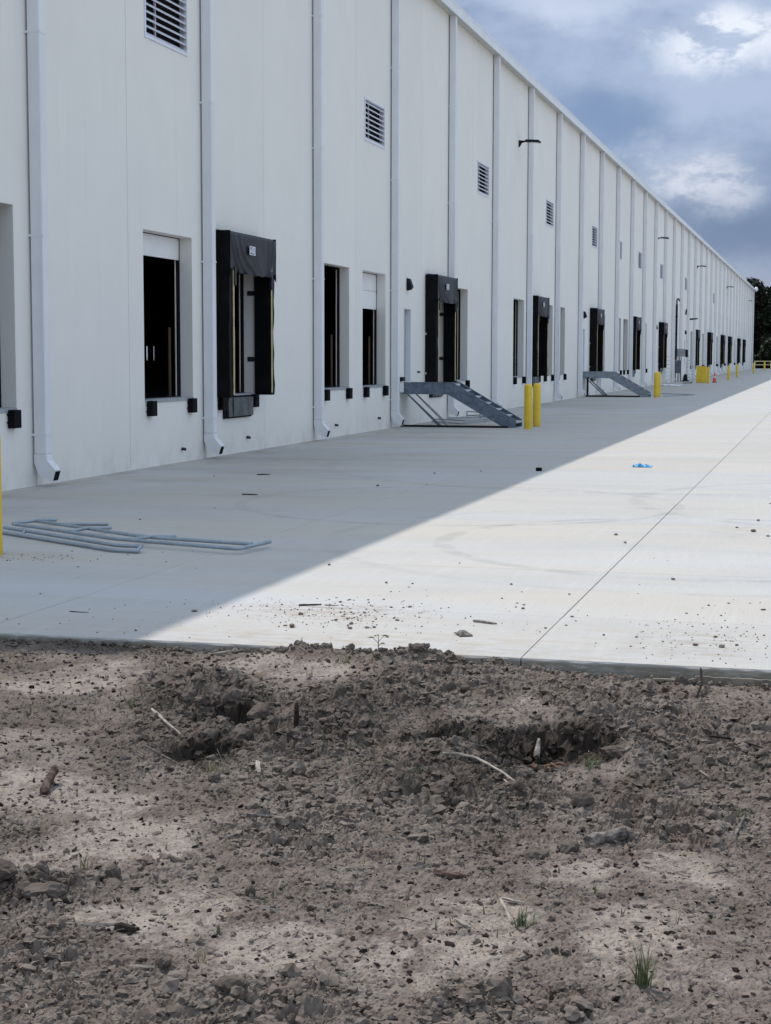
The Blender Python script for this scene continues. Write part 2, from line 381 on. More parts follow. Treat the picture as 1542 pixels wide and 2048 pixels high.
M['board'] = simple('form_board', (0.225, 0.190, 0.150), 0.9, 0, 0.25, 5, 0.4, 30)
M['leaf_orange'] = simple('rotting_orange_leaf', (0.12, 0.058, 0.028), 0.8, 0, 0.3, 20)
def m_grass(name, a, b):
    m = NT(name); oi = m.pos()
    c = m.mix(m.ramp(m.noise(oi, 40, 3), 0.3, 0.7), a, b)
    m.b.inputs['Subsurface Weight'].default_value = 0
    return m.set(c, 0.6, spec=0.3)
M['grass'] = m_grass('grass_blade', (0.085, 0.105, 0.042), (0.165, 0.180, 0.095))
M['drygrass'] = m_grass('dry_grass_blade', (0.21, 0.18, 0.10), (0.33, 0.29, 0.18))
M['leafdark'] = m_grass('pine_foliage', (0.006, 0.010, 0.005), (0.016, 0.024, 0.010))
M['trunk'] = simple('pine_bark', (0.022, 0.017, 0.013), 0.95, 0, 0.3, 2, 0.5, 8)
M['field'] = simple('rough_field', (0.13, 0.125, 0.075), 0.95, 0, 0.25, 0.15, 0.4, 3, world=True)

# ------------------------------------------------------------------ numpy noise for the soil
def _h(ix, iy, s):
    a = (ix.astype(np.int64) * 374761393 + iy.astype(np.int64) * 668265263 + s * 1274126177) & 0xFFFFFFFF
    a = ((a ^ (a >> 13)) * 1103515245) & 0xFFFFFFFF
    a = ((a ^ (a >> 16)) * 2246822519) & 0xFFFFFFFF
    a = a ^ (a >> 15)
    return (a & 0xFFFFFF) / float(0xFFFFFF)
def vnoise(x, y, s):
    ix = np.floor(x); iy = np.floor(y); fx = x - ix; fy = y - iy
    ux = fx * fx * (3 - 2 * fx); uy = fy * fy * (3 - 2 * fy)
    a = _h(ix, iy, s); b = _h(ix + 1, iy, s); c = _h(ix, iy + 1, s); d = _h(ix + 1, iy + 1, s)
    return (a * (1 - ux) + b * ux) * (1 - uy) + (c * (1 - ux) + d * ux) * uy
def fbm(x, y, s, o=4, g=0.5):
    t = 0; a = 1; n = 0
    for i in range(o):
        t = t + a * vnoise(x, y, s + i * 17); n += a; a *= g; x = x * 2.03 + 11.3; y = y * 2.03 - 7.7
    return t / n
def worley(x, y, s):
    ix = np.floor(x); iy = np.floor(y); f1 = np.full(x.shape, 9.0); f2 = np.full(x.shape, 9.0); idc = np.zeros(x.shape)
    for dx in (-1, 0, 1):
        for dy in (-1, 0, 1):
            cx = ix + dx; cy = iy + dy
            px = cx + _h(cx, cy, s); py = cy + _h(cx, cy, s + 5)
            d = np.hypot(px - x, py - y); n = d < f1
            f2 = np.where(n, f1, np.minimum(f2, d)); idc = np.where(n, _h(cx, cy, s + 9), idc); f1 = np.where(n, d, f1)
    return f1, f2, idc
def sst(v, a, b):
    t = np.clip((v - a) / (b - a), 0, 1); return t * t * (3 - 2 * t)

SAND = [(8.15, 7.3, .5), (8.55, 7.2, .35), (8.9, 6.65, .42), (8.75, 6.3, .25), (9.5, 5.7, .32), (9.25, 5.65, .22), (8.63, 10.3, .4), (8.2, 10.5, .35),
        (10.55, 5.95, .3), (11.25, 6.05, .32), (11.35, 6.75, .3), (8.95, 8.4, .14), (8.0, 7.9, .3), (10.35, 5.4, .25), (10.0, 5.5, .25), (10.75, 5.5, .3),
        (7.2, 9.9, .5), (9.9, 10.2, .3), (10.9, 6.6, .22), (10.3, 9.75, .22), (7.6, 8.2, .45)]
ROUGH = [(8.3, 9.4, .5), (8.65, 8.3, .42), (9.1, 8.7, .5), (10.1, 8.05, .45), (8.85, 5.9, .3), (9.1, 9.6, .5), (10.3, 7.8, .5), (11.1, 9.4, .8), (9.65, 7.1, .5),
         (10.9, 5.15, .3), (9.2, 5.25, .25), (11.2, 7.5, .4), (9.6, 10.4, .6), (10.6, 10.3, .6), (9.9, 8.9, .4), (10.2, 5.0, .3)]
def masks(x, y):
    wx = x + 0.35 * (fbm(x * 2.2, y * 2.2, 71) - .5); wy = y + 0.5 * (fbm(x * 2.2 + 9, y * 2.2, 72) - .5)
    s = np.zeros(x.shape); r = np.zeros(x.shape)
    for (cx, cy, R) in SAND: s = np.maximum(s, sst(np.hypot((wx - cx), (wy - cy) * .8) / R, 1.25, 0.35))
    for (cx, cy, R) in ROUGH: r = np.maximum(r, sst(np.hypot((wx - cx), (wy - cy) * .8) / R, 1.3, 0.3))
    f = fbm(x * 1.4, y * 1.1, 31, 4)
    s = np.clip(s * (0.65 + 0.8 * fbm(x * 5, y * 4, 33)) + sst(f, 0.56, 0.72) * 0.55, 0, 1) * (1 - 0.75 * r)
    rough = np.clip(0.42 + 0.7 * r + 0.5 * (fbm(x * 2.4, y * 2, 35) - .5), 0.1, 1.1) * (1 - 0.72 * s)
    return s, rough
def pit(x, y, cx, cy, rx, ry, wob, s):
    a = np.hypot((x - cx) / rx, (y - cy) / ry) + wob * (fbm(x * 7, y * 7, s) - .5)
    return a
def height(x, y, fine=True):
    s, ro = masks(x, y)
    # level of the fill against the slab: nearly flush on the left, a hand's breadth low on the right
    edge = np.interp(x, [4, 6.2, 7.3, 8.0, 9.3, 9.8, 10.6, 11.6, 13.5], [-.09, -.07, -.05, -.03, -.02, -.045, -.085, -.115, -.12])
    z = edge * sst(y, 8.5, 10.8) + (-0.10) * (1 - sst(y, 8.5, 10.8))
    z = z + 0.09 * (fbm(x * 0.9, y * 0.9, 3, 3) - .5) + 0.055 * (fbm(x * 2.6, y * 2.6, 4, 4) - .5) * (0.5 + ro)
    def heap(cx, cy, rx, ry, h, k=0):
        nonlocal z
        a = np.hypot((x - cx) / rx, (y - cy) / ry) + 0.5 * (fbm(x * 6, y * 6, 40 + k) - .5)
        z = z + h * sst(a, 1.1, 0.05)
    heap(9.25, 10.95, .40, .13, .075, 1); heap(8.36, 10.93, .22, .08, .05, 2); heap(8.75, 10.9, .5, .12, .04, 3)
    heap(8.2, 9.62, .38, .34, .12, 4); heap(9.15, 9.25, .38, .28, .09, 5); heap(8.98, 8.62, .26, .14, .08, 6); heap(8.62, 8.62, .16, .10, .09, 7)
    heap(8.92, 5.92, .22, .16, .055, 8); heap(10.2, 4.95, .5, .12, .05, 9); heap(9.95, 8.55, .30, .4, .08, 10); heap(10.95, 8.65, .15, .28, .08, 11)
    heap(10.05, 7.85, .35, .22, .06, 12); heap(8.62, 9.1, .14, .09, .08, 13); heap(10.5, 9.62, .5, .22, .07, 14); heap(9.3, 6.3, .25, .2, .03, 15)
    def dig(cx, cy, rx, ry, dpt, k):
        nonlocal z
        a = np.hypot((x - cx) / rx, (y - cy) / ry) + 0.45 * (fbm(x * 6, y * 6, 60 + k) - .5) + 0.32 * (fbm(x * 24, y * 24, 66 + k, 3) - .5)
        # scooped from the near side: shallow in front, a steep face at the back
        z = z - dpt * sst(a, 1.08, 0.55) * (0.22 + 0.78 * np.clip(0.5 + 0.62 * (y - cy) / ry, 0, 1))
    dig(10.45, 8.86, .37, .56, .21, 1); dig(8.68, 8.22, .20, .24, .19, 2); dig(8.55, 8.92, .20, .16, .13, 3); dig(9.95, 7.62, .12, .12, .06, 4); dig(9.86, 9.0, .14, .22, .11, 5)
    if fine:
        wx = x + 0.035 * (fbm(x * 16, y * 16, 81) - .5) * 2; wy = y + 0.035 * (fbm(x * 16 + 5, y * 16, 82) - .5) * 2
        f1, f2, i1 = worley(wx * 9, wy * 9, 91); z = z + ro * 0.034 * (.25 + .75 * sst(ro, .5, 1.0)) * np.clip(1.05 - (f1 * 1.3) ** 2, 0, 1) ** .8 * (i1 > .55) * (0.3 + i1)
        f1, f2, i2 = worley(wx * 19 + 3, wy * 19, 92); z = z + ro * 0.015 * np.clip(1.05 - (f1 * 1.5) ** 2, 0, 1) * (i2 > .35) * (0.35 + i2)
        f1, f2, i3 = worley(wx * 40 + 1, wy * 40, 93); z = z + (0.3 + ro) * 0.0085 * np.clip(1.05 - (f1 * 1.5) ** 2, 0, 1) * (0.3 + i3)
        g1 = sst(f2 - f1, 0.0, 0.22)
        z = z - (0.1 + ro) * 0.012 * (1 - g1) * (fbm(x * 7, y * 7, 96) > .40)
        f1, f2, i4 = worley(wx * 26 + 8, wy * 22 + 2, 97); z = z - (0.15 + ro) * 0.014 * (1 - sst(f2 - f1, 0.0, 0.28)) * sst(fbm(x * 5, y * 5, 98), .40, .60)
        f1, f2, i5 = worley(wx * 15 + 4, wy * 13 + 6, 99); z = z - (0.05 + ro) * 0.022 * sst(f1, .45, .05) * (i5 > .62)
        z = z + (0.15 + ro) * 0.016 * (fbm(x * 45, y * 45, 94, 3) - .5) + (0.1 + ro) * 0.014 * (np.abs(fbm(x * 22, y * 22, 95, 3) - .5) * -2 + .3)
    # beyond the slab edge the soil only survives as what spills over it
    z = np.where(y > 10.965, z - 0.6 * np.clip(y - 10.965, 0, 1), z)
    return z

def damp_shade_at(x, y):
    # damp turned heaps, plus shade of hole and pits painted into the colour
    n = .6 * (fbm(x * 6, y * 6, 301, 4) - .5)
    def e(cx, cy, rx, ry): return np.hypot((x - cx) / rx, (y - cy) / ry) + n
    m = np.maximum.reduce([sst(e(10.45, 8.88, .42, .60), 1.15, .75), sst(e(8.68, 8.25, .28, .32), 1.15, .6), sst(e(8.52, 8.95, .28, .24), 1.15, .6), .8 * sst(e(9.92, 9.0, .26, .34), 1.1, .6)])
    h = np.maximum.reduce([sst(e(9.12, 8.9, .5, .62), 1.2, .5), sst(e(8.4, 9.2, .5, .5), 1.2, .5), sst(e(9.95, 8.2, .5, .5), 1.2, .5), sst(e(10.1, 7.7, .4, .25), 1.2, .5), sst(e(8.85, 5.9, .25, .2), 1.2, .5)])
    band = sst(fbm(x * 2.3 + 4, y * 1.9, 305, 4), .44, .60) * sst(y, 7.0, 7.8) * (1 - sst(y, 10.0, 10.6))
    edge = sst(y, 10.55, 10.85) * (1 - .8 * sst(x, 7.2, 7.8))  # building's shadow along the slab edge, painted as darker soil
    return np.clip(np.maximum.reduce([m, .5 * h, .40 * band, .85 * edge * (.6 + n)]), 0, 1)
def Hs(x, y):
    return float(height(np.array([float(x)]), np.array([float(y)]))[0])

# ------------------------------------------------------------------ setting: ground
ground = MB(); ground.box(-1600, 1600, -1200, 2200, -1.0, -0.32)
ob('ground', ground.mesh('ground', M['field']), kind='structure')
rows = 660; cols = 620
yy = 3.9 * np.exp(np.linspace(0, math.log(11.25 / 3.9), rows)); t = np.linspace(0, 1, cols)
Yg = np.repeat(yy[:, None], cols, 1); xl = 11.86 - 0.535 * Yg - 1.0; Xg = xl + (13.1 - xl) * t[None, :]
Zg = height(Xg, Yg)
edgeF = np.minimum(sst(t, 0, .05), sst(t, 1, .95))[None, :] * sst(yy, 3.9, 4.15)[:, None]
Zg = Zg * edgeF - 0.36 * (1 - edgeF)
idx = np.arange(rows * cols).reshape(rows, cols)
F = np.stack([idx[:-1, :-1], idx[:-1, 1:], idx[1:, 1:], idx[1:, :-1]], -1).reshape(-1, 4)
sand, rough = masks(Xg, Yg)
damp_shade = damp_shade_at(Xg, Yg)
# undercut the steep faces so that they crumble sideways instead of hanging like a curtain
cav = np.clip(damp_shade * 1.4 - .4, 0, 1) * edgeF
Xm = Xg + cav * 0.05 * (fbm(Xg * 20 + 7, Zg * 34 + Yg * 6, 201, 3) - .5); Ym = Yg + cav * 0.09 * (fbm(Xg * 22, Zg * 38, 202, 3) - .5)
me = npmesh('dirt_ground', np.stack([Xm, Ym, Zg], -1).reshape(-1, 3), F, M['dirt'])
for nm, arr in (('sand', sand), ('damp_shade', damp_shade)):
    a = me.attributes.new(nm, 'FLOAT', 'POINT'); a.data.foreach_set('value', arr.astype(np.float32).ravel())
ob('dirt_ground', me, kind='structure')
# the same site soil further out, coarser
gx = np.arange(-40, 60.1, 0.25); gy = np.arange(-30, 10.95, 0.25); gy = np.append(gy, 10.95)
GX, GY = np.meshgrid(gx, gy); GZ = -0.13 + 0.10 * (fbm(GX * 1.2, GY * 1.2, 5, 4) - .5) + 0.05 * (fbm(GX * 3, GY * 3, 6, 2) - .5)
inn = (GY > 3.4) & (GX > 11.86 - .535 * GY - .9) & (GX < 13.0)
soft = sst(np.maximum.reduce([3.9 - GY, 11.86 - .535 * GY - 1.0 - GX, GX - 13.1]), 0.0, 0.5)
GZ = GZ * soft + (-0.5) * (1 - soft)
ii = np.arange(GX.size).reshape(GX.shape)
me = npmesh('site_soil', np.stack([GX, GY, GZ], -1).reshape(-1, 3), np.stack([ii[:-1, :-1], ii[:-1, 1:], ii[1:, 1:], ii[1:, :-1]], -1).reshape(-1, 4), M['dirt'])
ob('site_soil', me, kind='structure')

# ------------------------------------------------------------------ setting: concrete apron in separate pours
pav = MB(); pav.box(-0.26, 70, 70.404, 272, -0.3, 0.0); pav.box(18.084, 70, 10.96, 70.396, -0.3, 0.0)
pave = ob('concrete_pavement', pav.mesh('concrete_pavement', M['conc']), kind='structure')
xs = [-0.26, 1.76, 5.84, 9.92, 14.0, 18.08]; ys = [10.96, 12.8, 15.6, 20.2, 24.8, 29.4, 34.0, 39.0, 44.0, 49.2, 54.4, 59.7, 65.0, 70.4]
for i in range(len(xs) - 1):
    for j in range(len(ys) - 1):
        g = 0.0022 if j == 1 else 0.0045
        x0, x1, y0, y1 = xs[i] + 0.004, xs[i + 1] - 0.004, ys[j] + (0.0 if j == 0 else (0.002 if j == 1 else 0.004)), ys[j + 1] - (0.002 if j == 0 else 0.004)
        b = MB()
        if j == 0:
            # the formed front edge is slightly ragged
            n = max(10, int((x1 - x0) / 0.07)); vs = []
            for k in range(n + 1):
                x = x0 + (x1 - x0) * k / n; q = 0.006 * (random.random() - .5); q2 = 0.010 * random.random() ** 3
                vs.append((x, y0 + q + q2, 0.0)); vs.append((x, y0 + q - 0.003, -0.008 - q2)); vs.append((x, y0 + q * .5, -0.3)); vs.append((x, y1, 0.0)); vs.append((x, y1, -0.3))
            fs = []
            for k in range(n):
                a = k * 5; c = a + 5
                fs += [(a, a + 1, c + 1, c), (a + 1, a + 2, c + 2, c + 1), (a, c, c + 3, a + 3), (a + 3, c + 3, c + 4, a + 4), (a + 2, a + 4, c + 4, c + 2)]
            fs += [(0, 3, 4, 2, 1), (n * 5, n * 5 + 1, n * 5 + 2, n * 5 + 4, n * 5 + 3)]
            b.add(vs, fs); me = b.mesh('concrete_slab', M['conc'])
        else:
            b.box(x0, x1, y0, y1, -0.3, 0.0); me = b.mesh('concrete_slab', M['conc'], bevel=0.003)
        ob('concrete_slab', me, pave)
jf = MB(); jf.box(-0.25, 18.08, 10.99, 70.4, -0.31, -0.012)
ob('joint_filler', jf.mesh('joint_filler', simple('joint_filler', (0.25, 0.24, 0.225), 0.9, 0, 0.3, 8, world=True)), pave)

# ------------------------------------------------------------------ warehouse
S = 7.315; K0 = 23.548; P0 = K0 + 0.017 * S; PW = S / 2
M0, M1 = -2, 72
YA = P0 + M0 * PW; YB = P0 + M1 * PW
wh = ob('warehouse', None, None, (0, YA, 0), label='long white precast concrete warehouse with white downspouts and a row of loading dock doors', cat='warehouse')
def part(name, me, y=0.0, x=0.0, z=0.0, parent=None, **k):
    if parent is None: return ob(name, me, wh, (x, y - YA, z), **k)
    return ob(name, me, parent, (x, y, z), **k)
OPEN = {-1, 4, 8, 11, 13, 14, 18, 20, 21, 24, 35, 39, 45, 49, 55}
DOOR = {1: 3.85, 5: 3.30}
SHEL = {2, 7, 12, 17, 22, 27, 36, 41, 47, 51, 57, 61}
MAN = {6, 16, 26, 33}
LOUV = {1, 5, 9, 13, 17, 20, 23, 27, 33, 43}
HW = 1.19; CY = PW * 0.508; SILL = 1.22; HEAD = 4.27
def grid_solid(yc, zc, hole, x0, x1):
    b = MB(); ny, nz = len(yc) - 1, len(zc) - 1
    fill = lambda i, j: 0 <= i < ny and 0 <= j < nz and not hole(0.5 * (yc[i] + yc[i + 1]), 0.5 * (zc[j] + zc[j + 1]))
    for i in range(ny):
        for j in range(nz):
            if not fill(i, j): continue
            a, c, d, e = yc[i], yc[i + 1], zc[j], zc[j + 1]
            b.add([(x1, a, d), (x1, c, d), (x1, c, e), (x1, a, e)], [(0, 1, 2, 3)])
            b.add([(x0, a, d), (x0, c, d), (x0, c, e), (x0, a, e)], [(3, 2, 1, 0)])
            if not fill(i - 1, j): b.add([(x0, a, d), (x1, a, d), (x1, a, e), (x0, a, e)], [(0, 1, 2, 3)])
            if not fill(i + 1, j): b.add([(x0, c, d), (x1, c, d), (x1, c, e), (x0, c, e)], [(3, 2, 1, 0)])
            if not fill(i, j - 1): b.add([(x0, a, d), (x1, a, d), (x1, c, d), (x0, c, d)], [(3, 2, 1, 0)])
            if not fill(i, j + 1): b.add([(x0, a, e), (x1, a, e), (x1, c, e), (x0, c, e)], [(0, 1, 2, 3)])
    return b
LZ0, LZ1 = 7.66, 8.78; LH = 1.03
def panel_mesh(kind):
    dock = 'dock' in kind; man = 'man' in kind; lou = 'louver' in kind
    yc = {0.008, PW - 0.008}; zc = {-0.25, 12.80}; holes = []
    if dock: holes.append((CY - HW, CY + HW, SILL, HEAD))
    if man: holes.append((1.42, 2.30, 1.25, 3.43))
    if lou: holes.append((CY - LH, CY + LH, LZ0, LZ1))
    for h in holes: yc |= {h[0], h[1]}; zc |= {h[2], h[3]}
    yc = sorted(yc); zc = sorted(zc)
    b = grid_solid(yc, zc, lambda y, z: any(h[0] < y < h[1] and h[2] < z < h[3] for h in holes), -0.26, 0.0)
    me = b.mesh('wall_panel', M['wall'], recalc=False)
    bm = bmesh.new(); bm.from_mesh(me); bmesh.ops.remove_doubles(bm, verts=bm.verts, dist=1e-5); bmesh.ops.recalc_face_normals(bm, faces=bm.faces)
    ed = [e for e in bm.edges if len(e.link_faces) == 2 and e.calc_face_angle(0) > 1.0]
    bmesh.ops.bevel(bm, geom=ed, offset=0.006, segments=1, affect='EDGES'); bm.to_mesh(me); bm.free(); return me
PM = {}
seal = MB(); seal.box(-0.2, -0.008, -0.008, 0.008, -0.2, 12.79); seal = seal.mesh('sealant_joint', M['seal'])
for m in range(M0, M1):
    kind = ''
    if m in OPEN or m in DOOR or m in SHEL: kind += 'dock'
    if m in MAN: kind += 'man'
    if m in LOUV: kind += 'louver'
    if kind not in PM: PM[kind] = panel_mesh(kind)
    part('wall_panel', PM[kind], P0 + m * PW)
    if m > M0: part('sealant_joint', seal, P0 + m * PW)

# --- shell: end walls, back wall with two openings far off, roof, floor
b = MB(); b.box(-100, -0.262, YA + 0.01, YA + 0.26, -0.25, 12.80); part('end_wall', b.mesh('end_wall', M['wall']), 0)
b = MB(); b.box(-100, -0.262, YB - 0.26, YB - 0.01, -0.25, 12.80); part('end_wall', b.mesh('end_wall', M['wall']), 0)
for o in list(wh.children)[-2:]: o.location = (0, -YA, 0)
gb = grid_solid([YA, 265.0, 266.1, 268.1, 269.0, YB], [-0.25, 1.2, 3.6, 12.8], lambda y, z: 1.2 < z < 3.6 and (265.0 < y < 266.1 or 268.1 < y < 269.0), -100.3, -100.0)
o = part('back_wall', gb.mesh('back_wall', M['inside'])); o.location = (0, -YA, 0)
b = MB(); b.box(-99.99, -0.27, YA + 0.27, YB - 0.27, 1.0, SILL - 0.005); o = part('interior_floor', b.mesh('interior_floor', M['inside'])); o.location = (0, -YA, 0)
for ya in (YA + 0.262, YB - 0.268):
    b = MB(); b.box(-99.99, -0.262, ya, ya + .006, SILL, 12.8); o = part('interior_lining', b.mesh('interior_lining', M['inside'])); o.location = (0, -YA, 0)
b = MB(); b.box(-100.4, 0.278, YA - 0.84, YB + 0.12, 12.83, 12.98, 0); b.box(-99.9, -0.3, YA + 0.3, YB - 0.3, 12.70, 12.826, 1)
o = part('roof', b.mesh('roof', [M['soffit'], M['inside']])); o.location = (0, -YA, 0)
# eave: soffit pans and fascia lengths
sp = MB(); sp.prism([(0.002, 12.785), (0.272, 12.785), (0.272, 12.810), (0.002, 12.810)], 'y', 0.022, 0.588); sp = sp.mesh('soffit_panel', M['soffit'], bevel=0.006)
y = YA; n = 0
while y < 140: part('soffit_panel', sp, y); y += 0.61
b = MB()
while y < YB - 0.3: b.box(0.002, 0.272, y + .022, y + .588, 12.785, 12.810); y += 0.61
o = part('soffit_panel', b.mesh('soffit_panel_far', M['soffit']), kind='stuff'); o.location = (0, -YA, 0)
fp = MB(); L = 3.05
fp.prism([(0.28, 12.75), (0.315, 12.75), (0.315, 12.79), (0.305, 12.80), (0.305, 13.00), (0.325, 13.02), (0.325, 13.06), (0.24, 13.06), (0.24, 12.99), (0.28, 12.99)], 'y', 0.002, L - 0.002)
fp = fp.mesh('fascia_panel', M['trim'])
y = YA - 0.84
while y < YB - 1: part('fascia_panel', fp, y); y += L
b = MB(); b.lathe([(0.02, 0), (0.26, 0.02), (0.30, 0.2), (0.26, 0.45), (0.14, 0.6), (0.02, 0.64)], 16)
part('roof_corner_dome', b.mesh('roof_corner_dome', M['white'], smooth=40), YB - 0.35, 0.22, 12.95, label='small white dome at the far roof corner')

# --- downspouts
ds = MB(); ds.prism([(0.03, 0.50), (0.235, 0.50), (0.235, 12.80), (0.03, 12.80)], 'y', 0, 0.20); ds = ds.mesh('downspout', M['downspout'], bevel=0.012)
el = MB()
outer = [(0.03, 0.50), (0.03, 0.36), (0.10, 0.185), (0.33, 0.075), (0.385, 0.255), (0.25, 0.40), (0.235, 0.50)]
el.prism(outer, 'y', 0, 0.20, 0)
tipa, tipb = Vector((0.33, 0, 0.075)), Vector((0.385, 0, 0.255)); nrm = Vector((0.18, 0, -0.055)).normalized() * 0.004
q = [tipa.lerp(tipb, .10), tipa.lerp(tipb, .90)]
el.add([(q[0].x + nrm.x, 0.015, q[0].z + nrm.z), (q[0].x + nrm.x, 0.185, q[0].z + nrm.z), (q[1].x + nrm.x, 0.185, q[1].z + nrm.z), (q[1].x + nrm.x, 0.015, q[1].z + nrm.z)], [(0, 1, 2, 3)], 1)
el = el.mesh('spout_elbow', [M['downspout'], M['black']], recalc=False)
bm = bmesh.new(); bm.from_mesh(el); bmesh.ops.recalc_face_normals(bm, faces=[f for f in bm.faces if f.material_index == 0]); bm.to_mesh(el); bm.free()
st = MB(); st.box(0.006, 0.241, -0.006, 0.0, -0.018, 0.018); st.box(0.235, 0.241, -0.0, 0.20, -0.018, 0.018); st.box(0.006, 0.241, 0.20, 0.206, -0.018, 0.018); st.box(0.0, 0.008, -0.05, -0.0, -0.018, 0.018)
st = st.mesh('strap', M['downspout'])
kk = -0
for k in range(-0, 36):
    d = part('downspout', ds, K0 + k * S)
    part('spout_elbow', el, parent=d)
    if k < 22:
        for z in (0.80, 3.85, 6.90, 9.95): part('strap', st, z=z, parent=d)

# --- louvres
lf = MB()
for (y0, y1, z0, z1) in ((-LH, LH, LZ0, LZ0 + .05), (-LH, LH, LZ1 - .05, LZ1), (-LH, -LH + .05, LZ0 + .05, LZ1 - .05), (LH - .05, LH, LZ0 + .05, LZ1 - .05)):
    lf.box(-0.13, 0.018, y0 + 0.001, y1 - 0.001, z0 + 0.001, z1 - 0.001, 0)
lf.box(-0.16, -0.135, -LH, LH, LZ0, LZ1, 1)
lf = lf.mesh('louver_vent', [M['louver'], M['black']])
sl_ = MB(); sl_.prism([(0.008, -0.022), (0.014, -0.018), (-0.055, 0.052), (-0.062, 0.048)], 'y', -LH + .051, LH - .051); sl_ = sl_.mesh('slat', M['louver'])
mu = MB(); mu.box(-0.10, -0.07, -0.022, 0.022, LZ0 + .051, LZ1 - .051); mu = mu.mesh('mullion', M['louver'])
for m in sorted(LOUV):
    lv = part('louver_vent', lf, P0 + m * PW + CY)
    for i in range(8): part('slat', sl_, z=LZ0 + 0.075 + i * 0.130, parent=lv)
    part('mullion', mu, y=-0.34, parent=lv)

# --- dock openings: door frame, tracks, guards, raised sections
dfm = MB()
dfm.box(-0.305, -0.262, -HW - .12, -HW + .015, SILL, HEAD + .1, 0); dfm.box(-0.305, -0.262, HW - .015, HW + .12, SILL, HEAD + .1, 0); dfm.box(-0.305, -0.262, -HW + .015, HW - .015, HEAD - .015, HEAD + .1, 0)
dfm.box(-0.26, 0.012, -HW + .01, HW - .01, SILL - 0.003, SILL + .012, 1); dfm.box(0.002, 0.012, -HW + .01, HW - .01, SILL - 0.055, SILL - .003, 1)
dfm = dfm.mesh('dock_door', [M['inside'], M['cabinet']])
trk = MB(); trk.box(-0.35, -0.325, -0.015, 0.015, SILL + .02, HEAD - .05); trk = trk.mesh('track', M['cream'], bevel=0.006)
grd = MB(); grd.tube([(0, 0, 0.0), (0, 0, 1.35)], 0.032, 8); grd.box(-0.06, 0.06, -0.03, 0.03, 0, 0.02); grd = grd.mesh('track_guard', M['guard'], smooth=40)
def sect(h):
    b = MB(); b.box(-0.315, -0.27, -HW - .04, HW + .04, 0.003, h - .003); b.box(-0.27, -0.266, -HW - .02, HW + .02, .05, h - .05); return b.mesh('door_section', M['white'], bevel=0.004)
S1 = sect(0.42); S2 = sect(0.49)
bmp = MB(); bmp.box(0.003, 0.115, -0.12, 0.12, 0.93, 1.205); bmp.box(0.002, 0.02, -0.15, 0.15, 1.0, 1.03); bmp.box(0.002, 0.02, -0.15, 0.15, 1.12, 1.15)
bmp = bmp.mesh('dock_bumper', M['rubber'], bevel=0.014)
lip = MB(); lip.box(0.004, 0.05, -0.82, 0.82, 0.74, 1.20, 1); lip.box(0.05, 0.10, -0.72, 0.78, 0.775, 1.165, 0); lip.box(0.10, 0.106, -0.5, -0.44, 0.78, 1.16, 1)
lip = lip.mesh('dock_leveler', [M['steel'], M['rubber']], bevel=0.008)
def bumpers(yc):
    for s in (-1, 1): part('dock_bumper', bmp, yc + s * 1.0)
def dock(m, door=None):
    yc = P0 + m * PW + CY
    d = part('dock_door', dfm, yc)
    for s in (-1, 1):
        part('track', trk, y=s * (HW - 0.035), parent=d)
        part('track_guard', grd, x=-0.46, y=s * (HW - .06), z=SILL, parent=d)
    if door == 3.85: part('door_section', S1, z=3.85, parent=d)
    elif door:
        part('door_section', S2, z=3.30, parent=d); part('door_section', S2, z=3.79, parent=d)
    bumpers(yc)
    return yc
for m in sorted(OPEN): dock(m)
for m, z in DOOR.items(): dock(m, z)

# --- dock shelters
def cloth_grid(fn, nu, nv, thick, name, mat):
    b = MB(); P = [[Vector(fn(i / nu, j / nv)) for j in range(nv + 1)] for i in range(nu + 1)]
    for off, flip in ((0, False), (thick, True)):
        vs = [(p.x - off, p.y, p.z) for r in P for p in r]; fs = []
        for i in range(nu):
            for j in range(nv):
                a = i * (nv + 1) + j; q = (a, a + nv + 1, a + nv + 2, a + 1); fs.append(q[::-1] if flip else q)
        b.add(vs, fs)
    o = (nu + 1) * (nv + 1); rim = [i * (nv + 1) for i in range(nu + 1)] + [nu * (nv + 1) + j for j in range(1, nv + 1)] + [i * (nv + 1) + nv for i in range(nu - 1, -1, -1)] + [j for j in range(nv - 1, 0, -1)]
    for a, c in zip(rim, rim[1:] + rim[:1]): b.f.append((a, c, c + o, a + o)); b.m.append(0)
    return b.mesh(name, mat, smooth=60)
SD = 0.36
hf = MB(); hf.box(0.003, SD - .03, -1.40, 1.40, 4.30, 4.50); hf = hf.mesh('dock_shelter', M['pad'], bevel=0.02)
def padfn():
    b = MB(); n = 14; zs = [SILL - 0.03 + (4.30 - SILL + 0.03) * i / n for i in range(n + 1)]
    vs = []
    for i, z in enumerate(zs):
        w = 0.010 * math.sin(i * 1.9) + 0.008 * math.sin(i * 0.7 + 1)
        vs += [(0.003, -0.13, z), (SD + w, -0.125 - w * .6, z), (SD + w, 0.115 + w * .4, z), (0.003, 0.12, z)]
    fs = []
    for i in range(n):
        for k in range(4): fs.append((i * 4 + k, i * 4 + (k + 1) % 4, i * 4 + 4 + (k + 1) % 4, i * 4 + 4 + k))
    fs += [(3, 2, 1, 0), (n * 4, n * 4 + 1, n * 4 + 2, n * 4 + 3)]
    b.add(vs, fs); return b.mesh('side_pad', M['pad'], smooth=35)
pad = padfn()
stp = MB(); stp.box(SD + 0.012, SD + 0.024, -0.028, 0.028, SILL + 0.02, 4.05); stp = stp.mesh('guide_stripe', M['stripe'])
HW2 = 1.42
